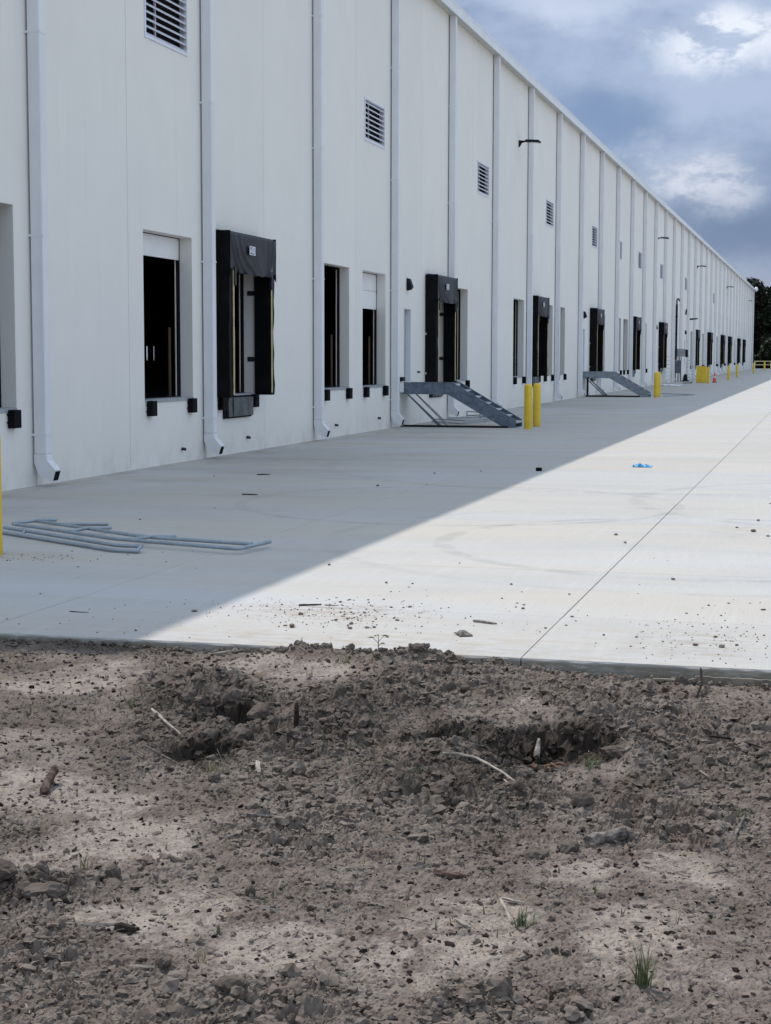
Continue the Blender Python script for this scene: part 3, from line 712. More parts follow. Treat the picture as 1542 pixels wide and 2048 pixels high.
def curtain(u, v):
    y = -HW2 + 2 * HW2 * u; sag = 0.12 * (1 - (2 * u - 1) ** 4) - 0.05
    drop = 0.74 + sag * (0.9) + 0.012 * math.sin(u * 40)
    if v < 0.15:
        t_ = v / 0.15; x = 0.05 + (SD + .03 - .05) * t_; z = 4.525 - 0.055 * t_ + 0.006 * math.sin(u * 60)
        return (x, y, z)
    t_ = (v - 0.15) / 0.85; z = 4.47 - drop * t_
    x = SD + 0.035 + 0.014 * math.sin(u * 9 + 3 * t_) * t_ + 0.004 * math.sin(u * 31 - t_ * 5) * t_
    for (u0, sl2, w, a) in ((0.08, 0.26, 0.022, 0.055), (0.20, 0.34, 0.02, 0.05), (0.03, 0.16, 0.02, 0.045), (0.94, -0.10, 0.022, 0.05), (0.85, -0.02, 0.02, 0.035), (0.55, 0.15, 0.05, .02)):
        x += a * math.exp(-((u - u0 - sl2 * t_ * t_) / w) ** 2) * (0.4 + 0.6 * t_)
    return (x, y, z)
cur = cloth_grid(curtain, 64, 22, 0.012, 'head_curtain', M['fabric'])
def flap(sgn):
    def fn(u, v):
        return ((0.02 + (SD + .02) * u), sgn * (HW2 + 0.004 + 0.012 * math.sin(v * 9 + u * 5) * v), 4.50 - (0.62 + 0.25 * u + 0.05 * math.sin(u * 14)) * v)
    b = MB(); nu, nv = 10, 12; P = [[fn(i / nu, j / nv) for j in range(nv + 1)] for i in range(nu + 1)]
    for off in (0, -0.01 * sgn):
        b.add([(p[0], p[1] + off, p[2]) for r in P for p in r], [(i * (nv + 1) + j, (i + 1) * (nv + 1) + j, (i + 1) * (nv + 1) + j + 1, i * (nv + 1) + j + 1) for i in range(nu) for j in range(nv)])
    return b.mesh('curtain_flap', M['pad'], smooth=60)
fl = [flap(-1), flap(1)]
def strapfl():
    b = MB(); b.box(SD - .01, SD + .055, -0.05, 0.05, 3.42, 3.80); return b.mesh('curtain_tail', M['fabric'], bevel=0.012)
tail = strapfl()
sg = MB(); sg.box(0, 0.006, -0.18, 0.18, -0.09, 0.09, 0)
for (y0, y1, z0, z1) in ((-.14, -.10, .02, .07), (-.08, -.02, .055, .07), (-.08, -.06, .0, .055), (0.0, .08, .03, .045), (.13, .15, -.06, .07), (-.14, -.02, -.07, -.05), (-.10, -.05, -.05, -.03), (.0, .10, -.075, -.05), (-.03, .03, -.01, .01)):
    sg.box(0.006, 0.008, y0, y1, z0, z1, 1)
sg = sg.mesh('sign', [M['label'], M['ink']])
hng = MB(); hng.box(-0.17, -0.02, -0.018, 0.0, -0.05, 0.05); hng.box(-0.02, 0.04, -0.03, 0.0, -0.035, 0.035); hng = hng.mesh('restraint_bracket', M['hinge'], bevel=0.006)
bolt = MB(); bolt.box(SD * .0 + 0.01, 0.05, -0.02, 0.0, -0.03, 0.03); bolt = bolt.mesh('side_clip', M['alu'])
PROTO = None
def shelter(m):
    global PROTO
    yc = P0 + m * PW + CY
    if PROTO is None:
        s = part('dock_shelter', hf, yc)
        for q in (-1, 1):
            part('side_pad', pad, y=q * 1.27, parent=s)
            part('guide_stripe', stp, y=q * 1.185, parent=s)
            part('curtain_tail', tail, y=q * 1.14, parent=s)
        part('curtain_flap', fl[0], parent=s); part('curtain_flap', fl[1], parent=s)
        part('head_curtain', cur, parent=s)
        part('sign', sg, x=SD + 0.075, y=-0.20, z=4.16, parent=s)
        for z in (1.95, 3.35): part('restraint_bracket', hng, y=HW - 0.001, z=z, parent=s)
        for z in (1.5, 2.7, 3.95): part('side_clip', bolt, x=0.0, y=-1.402, z=z, parent=s)
        PROTO = s
    else:
        s = copy_tree(PROTO, wh); s.location = (0, yc - YA, 0)
for m in sorted(SHEL):
    yc = dock(m); shelter(m); part('dock_leveler', lip, yc - 0.02)

# --- personnel doors with a small light above
mdf = MB(); y0, y1, z0, z1 = 1.42, 2.30, 1.25, 3.43
for (a, c, d, e) in ((y0, y0 + .05, z0, z1), (y1 - .05, y1, z0, z1), (y0 + .05, y1 - .05, z1 - .05, z1)): mdf.box(-0.24, 0.014, a + .001, c - .001, d + .001, e - .001)
mdf = mdf.mesh('man_door', M['trim'], bevel=0.006)
leaf = MB(); leaf.box(-0.20, -0.15, y0 + .053, y1 - .053, z0 + .01, z1 - .054); leaf = leaf.mesh('door_leaf', M['cabinet'], bevel=0.004)
hd = MB(); hd.tube([(-0.15, 0, 0), (-0.08, 0, 0), (-0.08, 0.12, 0)], 0.012, 8); hd = hd.mesh('handle', M['alu'], smooth=40)
wp = MB(); wp.prism([(0.002, 0.0), (0.10, 0.02), (0.17, 0.10), (0.09, 0.34), (0.002, 0.36)], 'y', -0.11, 0.11); wp = wp.mesh('wall_pack', M['fixture'], bevel=0.012)
for m in sorted(MAN):
    y = P0 + m * PW; d = part('man_door', mdf, y); part('door_leaf', leaf, parent=d); part('handle', hd, y=y1 - .2, z=2.25, parent=d)
    part('wall_pack', wp, y + 1.86, z=3.92)
# electrical boxes beside the first landing, pipe stubs and a smudge of conduit on the wall
b = MB(); b.box(0.003, 0.10, -0.13, 0.13, 1.30, 1.42); part('junction_box', b.mesh('junction_box', M['fixture'], bevel=0.006), 46.75, label='small black box beside the first personnel door')
b = MB(); b.box(0.003, 0.12, -0.16, 0.16, 0.98, 1.26); part('junction_box', b.mesh('junction_box', M['white'], bevel=0.006), 46.75, label='white box under the black one')
b = MB(); b.tube([(0.003, 0, 0), (0.05, 0, 0), (0.065, 0.03, -0.01)], 0.03, 8); stub = b.mesh('pipe_stub', M['hinge'], smooth=40)
for (y, z) in ((29.75, 0.25), (33.45, 0.30), (40.05, 0.30), (44.2, 0.33), (48.75, 1.55)): part('pipe_stub', stub, y, z=z)

# --- arm lights high on the wall
al = MB(); al.prism([(0.003, -0.16), (0.03, -0.16), (0.13, 0.0), (0.28, 0.035), (0.28, 0.075), (0.03, 0.10), (0.003, 0.10)], 'y', -0.045, 0.045)
al = al.mesh('arm_light', M['fixture'], bevel=0.006)
hd2 = MB(); hd2.prism([(0.26, 0.03), (0.84, -0.02), (0.87, 0.02), (0.80, 0.085), (0.30, 0.11), (0.26, 0.085)], 'y', -0.17, 0.17); hd2 = hd2.mesh('lamp_head', M['fixture'], bevel=0.014)
ln = MB(); ln.prism([(0.50, 0.012), (0.50, -0.005), (0.80, -0.034), (0.80, -0.012)], 'y', -0.12, 0.12); ln = ln.mesh('lamp_lens', M['lens'])
for y in (65.4, 120.4, 158.5, 206.0, 258.0):
    a = part('arm_light', al, y, z=10.33); part('lamp_head', hd2, parent=a); part('lamp_lens', ln, parent=a)

b = MB(); b.prism([(0.003, -0.08), (0.08, -0.06), (0.85, 0.03), (0.85, 0.13), (0.05, 0.10), (0.003, 0.10)], 'y', -0.12, 0.12)
part('dock_lamp', b.mesh('dock_lamp', M['fixture'], bevel=0.01), 149.0, z=5.25)
b = MB(); b.prism([(0.003, 0.0), (0.05, -0.1), (0.12, 0.02), (0.14, 0.42), (0.08, 0.45), (0.003, 0.1)], 'y', -0.1, 0.1)
part('camera_bracket', b.mesh('camera_bracket', M['fixture'], bevel=0.01), 146.2, z=5.65)
# --- electrical service in the middle distance
b = MB(); b.tube([(0.10, 0, 1.75), (0.10, 0, 6.2)], 0.085, 10)
arc = [(0.10 + 0.0, 0, 6.2), (0.10, 0, 6.5), (0.13, 0, 6.62), (0.20, 0, 6.66), (0.26, 0, 6.6), (0.28, 0, 6.45)]
b.tube([(p[0] - .0, p[1], p[2]) for p in arc], 0.055, 8)
for z in (2.4, 3.8, 5.2): b.box(0.003, 0.2, -0.11, 0.11, z, z + .05)
part('service_conduit', b.mesh('service_conduit', M['fixture'], smooth=40), 136.6)

# ------------------------------------------------------------------ objects on the apron
def thing(name, label, cat, loc=(0, 0, 0), rz=0.0, group=None): return ob(name, None, None, loc, rz, label=label, cat=cat, group=group)

# bollards
bp = MB(); bp.lathe([(0.112, 0.0), (0.112, 1.19), (0.108, 1.215), (0.088, 1.235), (0.05, 1.248), (0.012, 1.252)], 28); bp = bp.mesh('bollard', M['yellow'], smooth=40)
BG = 'yellow bollards along the dock wall'
for (x, y, lb) in ((3.68, 15.30, 'yellow bollard cut off by the left edge, beside the railing frames'),
                   (3.84, 46.08, 'nearer yellow bollard of the pair at the foot of the first stair'),
                   (3.80, 47.75, 'farther yellow bollard of the pair at the foot of the first stair'),
                   (3.73, 83.5, 'front yellow bollard at the foot of the second stair'),
                   (3.67, 85.3, 'yellow bollard half hidden behind the one at the second stair'),
                   (3.22, 128.6, 'yellow bollard beside the wide yellow guard and left of the orange cone'),
                   (3.65, 148.3, 'small far yellow bollard just right of the orange cone'),
                   (3.24, 170.5, 'small far yellow bollard below the last dock shelters'),
                   (3.35, 207.0, 'tiny far pale yellow bollard at the far corner of the warehouse'),
                   (3.35, 243.8, 'tiny farthest yellow bollard in front of the guard rail')):
    ob('bollard', bp, None, (x, y, 0), random.random() * 6, label=lb, cat='bollard', group=BG)
b = MB(); b.box(2.17, 2.93, -0.10, 0.10, 0.0, 1.24); b.box(2.15, 2.95, -0.12, 0.12, 1.24, 1.29)
o = ob('steel_guard', b.mesh('steel_guard', M['yellow'], bevel=0.02), None, (0, 131, 0), label='wide flat yellow guard next to a single yellow bollard', cat='guard')

# metal stairs with landing
def make_stair(loc, label):
    t = thing('metal_stair', label, 'stair', loc, 0, 'galvanised stairs at the personnel doors')
    top = [(0.06, 1.255), (1.54, 1.255), (3.37, 0.20), (3.37, 0.0)]; bot = [(3.06, 0.0), (1.40, 0.945), (0.06, 0.945)]
    prof = bot[::-1] + [] ; poly = [(0.06, 0.945), (1.40, 0.945), (3.06, 0.0), (3.37, 0.0), (3.37, 0.20), (1.54, 1.255), (0.06, 1.255)]
    for y0, s in ((0.0, 1), (1.04, -1)):
        b = MB(); b.prism(poly, 'y', y0, y0 + 0.012 * s)
        def flange(a, c, t2):
            d = Vector((c[0] - a[0], 0, c[1] - a[1])).normalized(); n = Vector((-d.z, 0, d.x)) * t2
            b.prism([(a[0], a[1]), (c[0], c[1]), (c[0] + n.x, c[1] + n.z), (a[0] + n.x, a[1] + n.z)], 'y', y0 - 0.012 * s, y0 + 0.075 * s)
        flange((0.06, 1.255), (1.54, 1.255), 0.012); flange((1.54, 1.255), (3.37, 0.20), 0.012)
        flange((1.40, 0.945), (0.06, 0.945), 0.012); flange((3.06, 0.0), (1.40, 0.945), 0.012)
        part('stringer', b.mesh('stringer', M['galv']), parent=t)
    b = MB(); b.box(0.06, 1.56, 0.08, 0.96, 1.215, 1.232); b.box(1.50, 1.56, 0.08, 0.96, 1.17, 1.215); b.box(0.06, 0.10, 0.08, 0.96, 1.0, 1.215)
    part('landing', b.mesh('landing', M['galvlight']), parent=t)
    tr = MB(); tr.box(-0.14, 0.14, 0.014, 1.026, -0.004, 0.0); tr.box(0.125, 0.14, 0.014, 1.026, -0.045, -0.004); tr.box(-0.14, -0.13, 0.014, 1.026, -0.045, -0.004)
    tr.box(-0.14, 0.14, 0.014, 0.03, -0.045, -0.004); tr.box(-0.14, 0.14, 1.01, 1.026, -0.045, -0.004); tr.box(0.10, 0.142, 0.014, 1.026, 0.0, 0.003); tr = tr.mesh('tread', M['galvlight'])
    for i in range(1, 7):
        z = 1.235 - i * 0.176; x = 1.54 + (1.255 - (z + 0.085)) / 1.055 * 1.83
        part('tread', tr, x=x, z=z, parent=t)
    for y0 in (0.02, 0.98):
        b = MB(); a, c = Vector((0.17, y0, 0.945)), Vector((1.14, y0, 0.0)); d = (c - a).normalized(); n = Vector((d.z, 0, -d.x)) * -0.085
        b.prism([(a.x, a.z), (c.x, c.z), (c.x + n.x, max(c.z + n.z, 0)), (a.x + n.x, a.z)], 'y', y0, y0 + 0.008); b.prism([(a.x, a.z), (c.x, c.z), (c.x + n.x * .12, max(0, c.z + n.z * .12)), (a.x + n.x * .12, a.z)], 'y', y0, y0 + 0.07)
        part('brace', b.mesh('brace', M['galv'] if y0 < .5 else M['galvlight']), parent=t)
    b = MB(); b.box(3.30, 3.50, -0.04, 1.09, 0.0, 0.012); part('base_plate', b.mesh('base_plate', M['galvlight']), parent=t)
    return t
s1 = make_stair((0.02, 46.62, 0), 'nearest galvanised steel stair and landing, at the yellow bollard pair')
s2 = copy_tree(s1)
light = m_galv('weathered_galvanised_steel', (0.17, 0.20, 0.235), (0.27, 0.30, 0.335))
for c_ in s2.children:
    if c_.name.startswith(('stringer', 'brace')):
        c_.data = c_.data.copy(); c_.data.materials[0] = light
s2.location = (-0.05, 84.0, 0); s2['label'] = 'second galvanised steel stair and landing, farther along the wall'
b = MB(); b.box(0.25, 0.35, -0.03, 0.03, 0.012, 0.98); b.box(0.18, 0.42, -0.1, 0.1, 0, 0.012); part('leg', b.mesh('leg', M['fixture']), parent=s2)
b = MB(); b.tube([(0.1, 46.35, 0.035), (3.2, 46.5, 0.03)], 0.03, 8); ob('steel_bar', b.mesh('steel_bar', M['darkwood'], smooth=40), None, label='dark straight bar lying in front of the nearest stair', cat='bar')
b = MB(); b.tube([(0.2, 83.7, 0.045), (2.9, 83.8, 0.04)], 0.04, 8); ob('steel_bar', b.mesh('steel_bar', M['darkwood'], smooth=40), None, label='dark straight bar lying in front of the second stair', cat='bar')

# railing frames lying on the apron
def rail_frame(label, paths, posts, r, z, cat='railing', name='railing_frame', grp=None, mat='pipe'):
    p0 = paths[0][0]; t = thing(name, label, cat, (p0[0], p0[1], 0), 0, grp)
    def cv(pt): return (pt[0] - p0[0], pt[1] - p0[1], pt[2] if len(pt) > 2 else z)
    for P in paths:
        pts = [cv(q) for q in P]; rr = []
        for i, q in enumerate(pts):
            q = Vector(q)
            if 0 < i < len(pts) - 1:
                a = Vector(pts[i - 1]); c = Vector(pts[i + 1]); ra = min(.06, (a - q).length * .4); rc = min(.06, (c - q).length * .4)
                A = q + (a - q).normalized() * ra; B = q + (c - q).normalized() * rc
                for t_ in (0, .25, .5, .75, 1): rr.append(A.lerp(q, t_).lerp(q.lerp(B, t_), t_))
            else: rr.append(q)
        b = MB(); b.tube(rr, r, 10); part('rail', b.mesh('rail', M[mat], smooth=45), parent=t)
    for P in posts:
        b = MB(); b.tube([cv(q) for q in P], r, 10); part('post', b.mesh('post', M[mat], smooth=45), parent=t)
    return t
RG = 'galvanised railing frames lying on the concrete'
rail_frame('long galvanised pipe railing frame lying flat, its bent end pointing right', [[(2.73, 17.60, .065), (3.11, 17.38, .065), (4.49, 16.48, .065), (6.10, 15.97, .06), (6.20, 16.69, .06)], [(2.83, 18.00, .065), (3.76, 17.36, .07), (4.49, 16.86, .07), (4.93, 16.67, .065), (6.09, 16.42, .06)]],
           [[(2.73, 17.60, .07), (2.83, 18.00, .07), (2.97, 18.25, .06)], [(3.74, 16.99, .07), (3.81, 17.28, .075), (3.99, 17.55, .06)], [(4.72, 16.40, .07), (4.84, 16.70, .07), (5.03, 16.93, .055)]], 0.020, .08, grp=RG)
rail_frame('shorter doubled galvanised railing frame lying under the left end of the long one', [[(2.80, 17.26, .06), (4.77, 15.93, .06), (5.08, 15.90, .06)], [(2.84, 17.10, .025), (4.80, 15.80, .025), (5.10, 15.77, .025)]],
           [[(5.06, 15.90, .06), (5.07, 15.77, .025)], [(3.2, 16.98, .06), (3.24, 16.83, .025)]], 0.020, .05, grp=RG)
b = MB(); b.tube([(2.98, 18.15, .02), (3.62, 18.30, .02)], .018, 8); ob('pipe', b.mesh('pipe', M['pipe'], smooth=45), None, label='short loose pipe lying behind the long railing frame', cat='pipe', group=RG)
rail_frame('galvanised railing frame lying on the ground under the nearest stair', [[(0.25, 49.6, .04), (1.4, 48.3, .04), (1.75, 50.7, .05), (1.2, 53.0, .06)], [(0.3, 49.9, .10), (1.5, 48.9, .10), (1.8, 51.2, .10)]], [[(1.4, 48.3, .04), (1.5, 48.9, .1)], [(0.5, 50.6, .12), (1.5, 51.3, .12)]], 0.019, .05)
rail_frame('galvanised railing frame leaning on others beside the foot of the nearest stair', [[(0.5, 53.6, .10), (1.5, 52.3, .10), (1.75, 51.2, .10)], [(0.5, 53.6, .22), (1.55, 52.3, .22), (1.8, 51.4, .2)]], [[(0.5, 53.6, .02), (0.5, 53.6, .22)], [(1.1, 52.8, .02), (1.1, 52.8, .22)], [(1.75, 51.2, .02), (1.75, 51.2, .22)]], 0.019, .05)
rail_frame('far pair of long pipes lying beyond the second stair', [[(3.9, 85.6, .03), (4.85, 87.4, .03)], [(3.3, 91.0, .03), (5.15, 89.7, .03)]], [[(4.85, 87.4, .03), (5.15, 89.7, .03)]], 0.022, .05)

# step ladders
def ladder(loc, rz, h, label):
    t = thing('step_ladder', label, 'ladder', loc, rz, 'aluminium step ladders by the wall')
    for y0, y1, nm in ((-0.45, -0.03, 'front_frame'), (0.45, 0.03, 'rear_frame')):
        b = MB()
        for s in (-1, 1): b.tube([(s * 0.25, y0, 0), (s * 0.17, y1, h)], 0.028, 6)
        part(nm, b.mesh(nm, M['alu']), parent=t)
    for i in range(1, 7):
        f = i / 7; y = -0.45 + 0.42 * f; w = 0.25 - 0.08 * f
        b = MB(); b.box(-w, w, y - .04, y + .04, h * f - .02, h * f + .02); part('step', b.mesh('step', M['alu']), parent=t)
    b = MB(); b.box(-0.2, 0.2, -0.1, 0.1, h, h + .03); part('top_cap', b.mesh('top_cap', M['alu'], bevel=.006), parent=t)
    return t
ladder((0.36, 127.5, 0), 0.1, 2.0, 'step ladder half hidden behind the single yellow bollard, by the tall black dock opening')
ladder((0.86, 141.0, 0), -0.05, 2.0, 'step ladder standing between the grey cabinets and the wide yellow guard')
# electrical cabinets
t = thing('electrical_cabinet', 'light grey electrical cabinet fixed out from the wall beside the tall black conduit', 'cabinet', (0.14, 137.0, 2.03))
b = MB(); b.box(0.0, 0.66, 0, 0.3, 0, 0.62); part('enclosure', b.mesh('enclosure', M['cabinet'], bevel=0.01), parent=t)
b = MB(); b.box(0.68, 0.86, 0.0, 0.5, -0.06, 0.55); part('disconnect_box', b.mesh('disconnect_box', M['fixture'], bevel=0.01), parent=t)
b = MB()
for x in (0.08, 0.2, 0.34): b.tube([(x, 0.15, -0.35), (x, 0.15, 0.0)], 0.03, 6)
part('conduit', b.mesh('conduit', M['fixture']), parent=t)
b = MB(); b.box(-0.14, 0.0, 0.05, 0.25, 0.05, 0.12); b.box(-0.14, 0.0, 0.05, 0.25, 0.45, 0.52); part('bracket', b.mesh('bracket', M['alu']), parent=t)
t = thing('electrical_cabinet', 'slate grey electrical cabinet on thin legs under the light grey one', 'cabinet', (0.24, 136.8, 0))
b = MB(); b.box(-0.22, 0.26, 0, 0.28, 0.68, 1.72); b.box(-0.18, 0.22, -0.02, 0, 0.75, 1.65); part('enclosure', b.mesh('enclosure', M['cabinetdark'], bevel=0.012), parent=t)
for x in (-0.18, 0.02, 0.22):
    b = MB(); b.box(x - .03, x + .03, 0.08, 0.16, 0, 0.68); part('leg', b.mesh('leg', M['fixture']), parent=t)
# cone
t = thing('traffic_cone', 'small orange traffic cone standing by the far bollards', 'cone', (3.39, 133.5, 0))
b = MB(); b.lathe([(0.15, 0.03), (0.125, 0.2), (0.10, 0.38)], 18); b.lathe([(0.085, 0.48), (0.045, 0.74), (0.03, 0.76)], 18); part('cone_body', b.mesh('cone_body', M['orange'], smooth=40), parent=t)
b = MB(); b.lathe([(0.101, 0.37), (0.086, 0.49)], 18); part('reflective_band', b.mesh('reflective_band', M['reflect'], smooth=40), parent=t)
b = MB(); b.box(-0.2, 0.2, -0.2, 0.2, 0, 0.035); part('cone_base', b.mesh('cone_base', M['rubber'], bevel=0.01), parent=t)
# sheeting, offcuts and tools at the electrical work
def crumple(name, mat, sx, sy, h, seed, n=18, thick=0.004):
    b = MB(); V = []; rs = np.random.default_rng(seed)
    u = np.linspace(-.5, .5, n); U, Vv = np.meshgrid(u, u, indexing='ij')
    z = np.abs(fbm(U * 4 + seed, Vv * 4, seed, 4, .6) - .48) * 2.2 * h * np.clip(1.25 - 1.6 * np.hypot(U, Vv), .15, 1)
    x = U * sx * (1 + .35 * (fbm(U * 3, Vv * 3, seed + 1) - .5)); y = Vv * sy * (1 + .5 * (fbm(U * 3, Vv * 3, seed + 2) - .5))
    top = np.stack([x, y, z + thick], -1).reshape(-1, 3); bot = np.stack([x, y, z], -1).reshape(-1, 3)
    fs = [(i * n + j, (i + 1) * n + j, (i + 1) * n + j + 1, i * n + j + 1) for i in range(n - 1) for j in range(n - 1)]
    b.add(top, fs); b.add(bot, [f[::-1] for f in fs])
    rim = [i * n for i in range(n)] + [(n - 1) * n + j for j in range(1, n)] + [i * n + n - 1 for i in range(n - 2, -1, -1)] + [j for j in range(n - 2, 0, -1)]
    for a, c in zip(rim, rim[1:] + rim[:1]): b.f.append((a, c, c + n * n, a + n * n)); b.m.append(0)
    return b.mesh(name, mat, recalc=False)
ob('plastic_sheet', crumple('plastic_sheet', M['sheet'], 1.7, 4.5, 0.16, 3), None, (1.35, 118.5, 0.003), label='crumpled white plastic sheet on the ground near the far step ladders', cat='sheet')
b = MB(); b.prism([(-.35, 0), (.25, 0), (.38, .13), (.30, .13), (.2, .05), (-.35, .05)], 'y', -.2, .2); ob('offcut', b.mesh('offcut', M['fixture']), None, (1.72, 128.5, 0), label='dark bent offcut on the ground left of the wide yellow guard', cat='scrap')
b = MB(); b.lathe([(0.32, 0), (0.34, .06), (0.2, .12), (0.16, .5), (0.05, .62)], 10); ob('cable_reel', b.mesh('cable_reel', M['fixture'], smooth=30), None, (0.75, 138.2, 0), label='black heap of cable at the foot of the slate grey cabinet', cat='cable')
ob('plastic_scrap', crumple('plastic_scrap', M['blue'], 0.34, 0.26, 0.11, 9, 16), None, (8.63, 30.8, 0.002), label='crumpled bright blue plastic on the sunlit concrete', cat='litter')
b = MB(); b.box(-.055, .055, -.05, .05, 0, .06); ob('block', b.mesh('block', M['rubber'], bevel=0.012), None, (6.98, 29.2, 0), 0.2, label='small black block lying at the edge of the building shadow', cat='block')

# guard rail across the far end
t = thing('guard_rail', 'pale yellow pipe guard rail across the far end of the apron', 'rail', (0.9, 270, 0))
for z in (1.30, 0.75):
    b = MB(); b.tube([(0, 0, z), (15, 0, z)], 0.06, 8); part('rail', b.mesh('rail', M['paleyellow'], smooth=45), parent=t)
for i in range(7):
    b = MB(); b.tube([(i * 2.5 - .0, 0, 0), (i * 2.5, 0, 1.32)], 0.085, 8); part('post', b.mesh('post', M['paleyellow'], smooth=45), parent=t)
b = MB(); b.box(-0.2, 70, 272.004, 272.25, -0.3, 0.14); ob('end_kerb', b.mesh('end_kerb', M['trim'], bevel=0.02), kind='structure')

# ------------------------------------------------------------------ trees beyond
def tree_mesh(seed, h):
    rs = np.random.default_rng(seed); b = MB(); pts = []
    lean = rs.normal(0, .3, 2)
    b.tube([(0, 0, -0.3), (lean[0] * .3, lean[1] * .3, h * .35), (lean[0] * .7, lean[1] * .7, h * .7), (lean[0], lean[1], h * .97)], [.24, .19, .12, .03], 8)
    limbs = []
    for i in range(34):
        z = h * (0.12 + 0.86 * (i + rs.random()) / 34); a = rs.random() * 6.28
        L = (h * .26) * (1 - (z / h) ** 2.2) * (0.5 + 0.8 * rs.random()) + .4; q = z / h
        p0 = Vector((lean[0] * q, lean[1] * q, z)); p1 = p0 + Vector((math.cos(a) * L, math.sin(a) * L, L * (0.25 + .3 * rs.random())))
        b.tube([p0, p0.lerp(p1, .5) + Vector((0, 0, -.1)), p1], [.06, .04, .015], 5); limbs.append((p0, p1, L))
    tm = b.mesh('trunk', M['trunk'], smooth=60)
    n = 22000; V = []
    li = rs.integers(0, len(limbs), n); tt = rs.random(n) ** .6
    P = np.array([np.array(limbs[i][0].lerp(limbs[i][1], float(k))) for i, k in zip(li, tt)]) + rs.normal(0, 1, (n, 3)) * np.array([.48, .48, .34])
    d1 = rs.normal(0, 1, (n, 3)); d1 /= np.linalg.norm(d1, axis=1)[:, None]; d2 = np.cross(d1, rs.normal(0, 1, (n, 3))); d2 /= np.linalg.norm(d2, axis=1)[:, None]
    s = (0.18 + 0.24 * rs.random(n))[:, None]
    Q = np.stack([P + d1 * s, P + d2 * s * .5, P - d1 * s, P - d2 * s * .5], 1).reshape(-1, 3)
    cm = npmesh('crown', Q, np.arange(n * 4).reshape(-1, 4), M['leafdark'])
    return tm, cm
TV = [tree_mesh(21, 15.6), tree_mesh(22, 14.4), tree_mesh(23, 16.2)]
TP = [(-12, 326, 0), (-8.6, 331, 1), (-4.6, 323, 2), (-1.6, 318, 0), (0.9, 322, 1), (3.9, 317, 2), (7.4, 325, 0), (11, 320, 1), (15.2, 327, 2), (19, 321, 0), (24, 326, 1), (29, 320, 2), (35, 328, 0), (41, 322, 1), (48, 327, 2), (56, 322, 0)]
for i, (x, y, v) in enumerate(TP):
    lb = {4: 'dark green tree just right of the far corner of the warehouse', 3: 'dark tree rising right behind the far roof corner', 5: 'dark green tree at the right edge of the picture'}.get(i, 'dark green tree in the row far beyond the apron')
    t = thing('pine_tree', lb, 'tree', (x, y, -0.3), random.random() * 6, 'trees beyond the far end of the apron'); k = 0.94 + 0.12 * random.random(); t.scale = (k, k, k)
    part('trunk', TV[v][0], parent=t); part('crown', TV[v][1], parent=t)
rs = np.random.default_rng(5); n = 30000
P = np.stack([rs.uniform(-15, 62, n), rs.uniform(306, 316, n) , 0 * np.zeros(n)], -1); P[:, 2] = -0.3 + (rs.random(n) ** .8) * (3.2 + 2.4 * np.sin(P[:, 0] * .9) * np.sin(P[:, 0] * .37 + 1))
d1 = rs.normal(0, 1, (n, 3)); d1 /= np.linalg.norm(d1, axis=1)[:, None]; d2 = np.cross(d1, rs.normal(0, 1, (n, 3))); d2 /= np.linalg.norm(d2, axis=1)[:, None]; s = (0.25 + .3 * rs.random(n))[:, None]
ob('undergrowth', npmesh('undergrowth', np.stack([P + d1 * s, P + d2 * s * .6, P - d1 * s, P - d2 * s * .6], 1).reshape(-1, 3), np.arange(n * 4).reshape(-1, 4), M['leafdark']), kind='stuff', label='dark undergrowth below the far trees', cat='undergrowth')

# ------------------------------------------------------------------ clods
def ico(sub):
    bm = bmesh.new(); bmesh.ops.create_icosphere(bm, subdivisions=sub, radius=1); V = np.array([v.co[:] for v in bm.verts]); F = np.array([[v.index for v in f.verts] for f in bm.faces]); bm.free(); return V, F
def lump(seed, sub=2, amt=.35):
    V, F = ico(sub); rs = np.random.default_rng(seed); V = V.copy()
    for k in range(5):
        d = rs.normal(0, 1, 3); d /= np.linalg.norm(d); c = 0.45 + .4 * rs.random(); t_ = V @ d
        V -= np.outer(np.clip(t_ - c, 0, None), d) * .85           # knock flat facets off it
    V *= (1 + amt * (rs.random(len(V)) - .5))[:, None]
    V = V + rs.normal(0, amt * .16, V.shape)
    return V, F
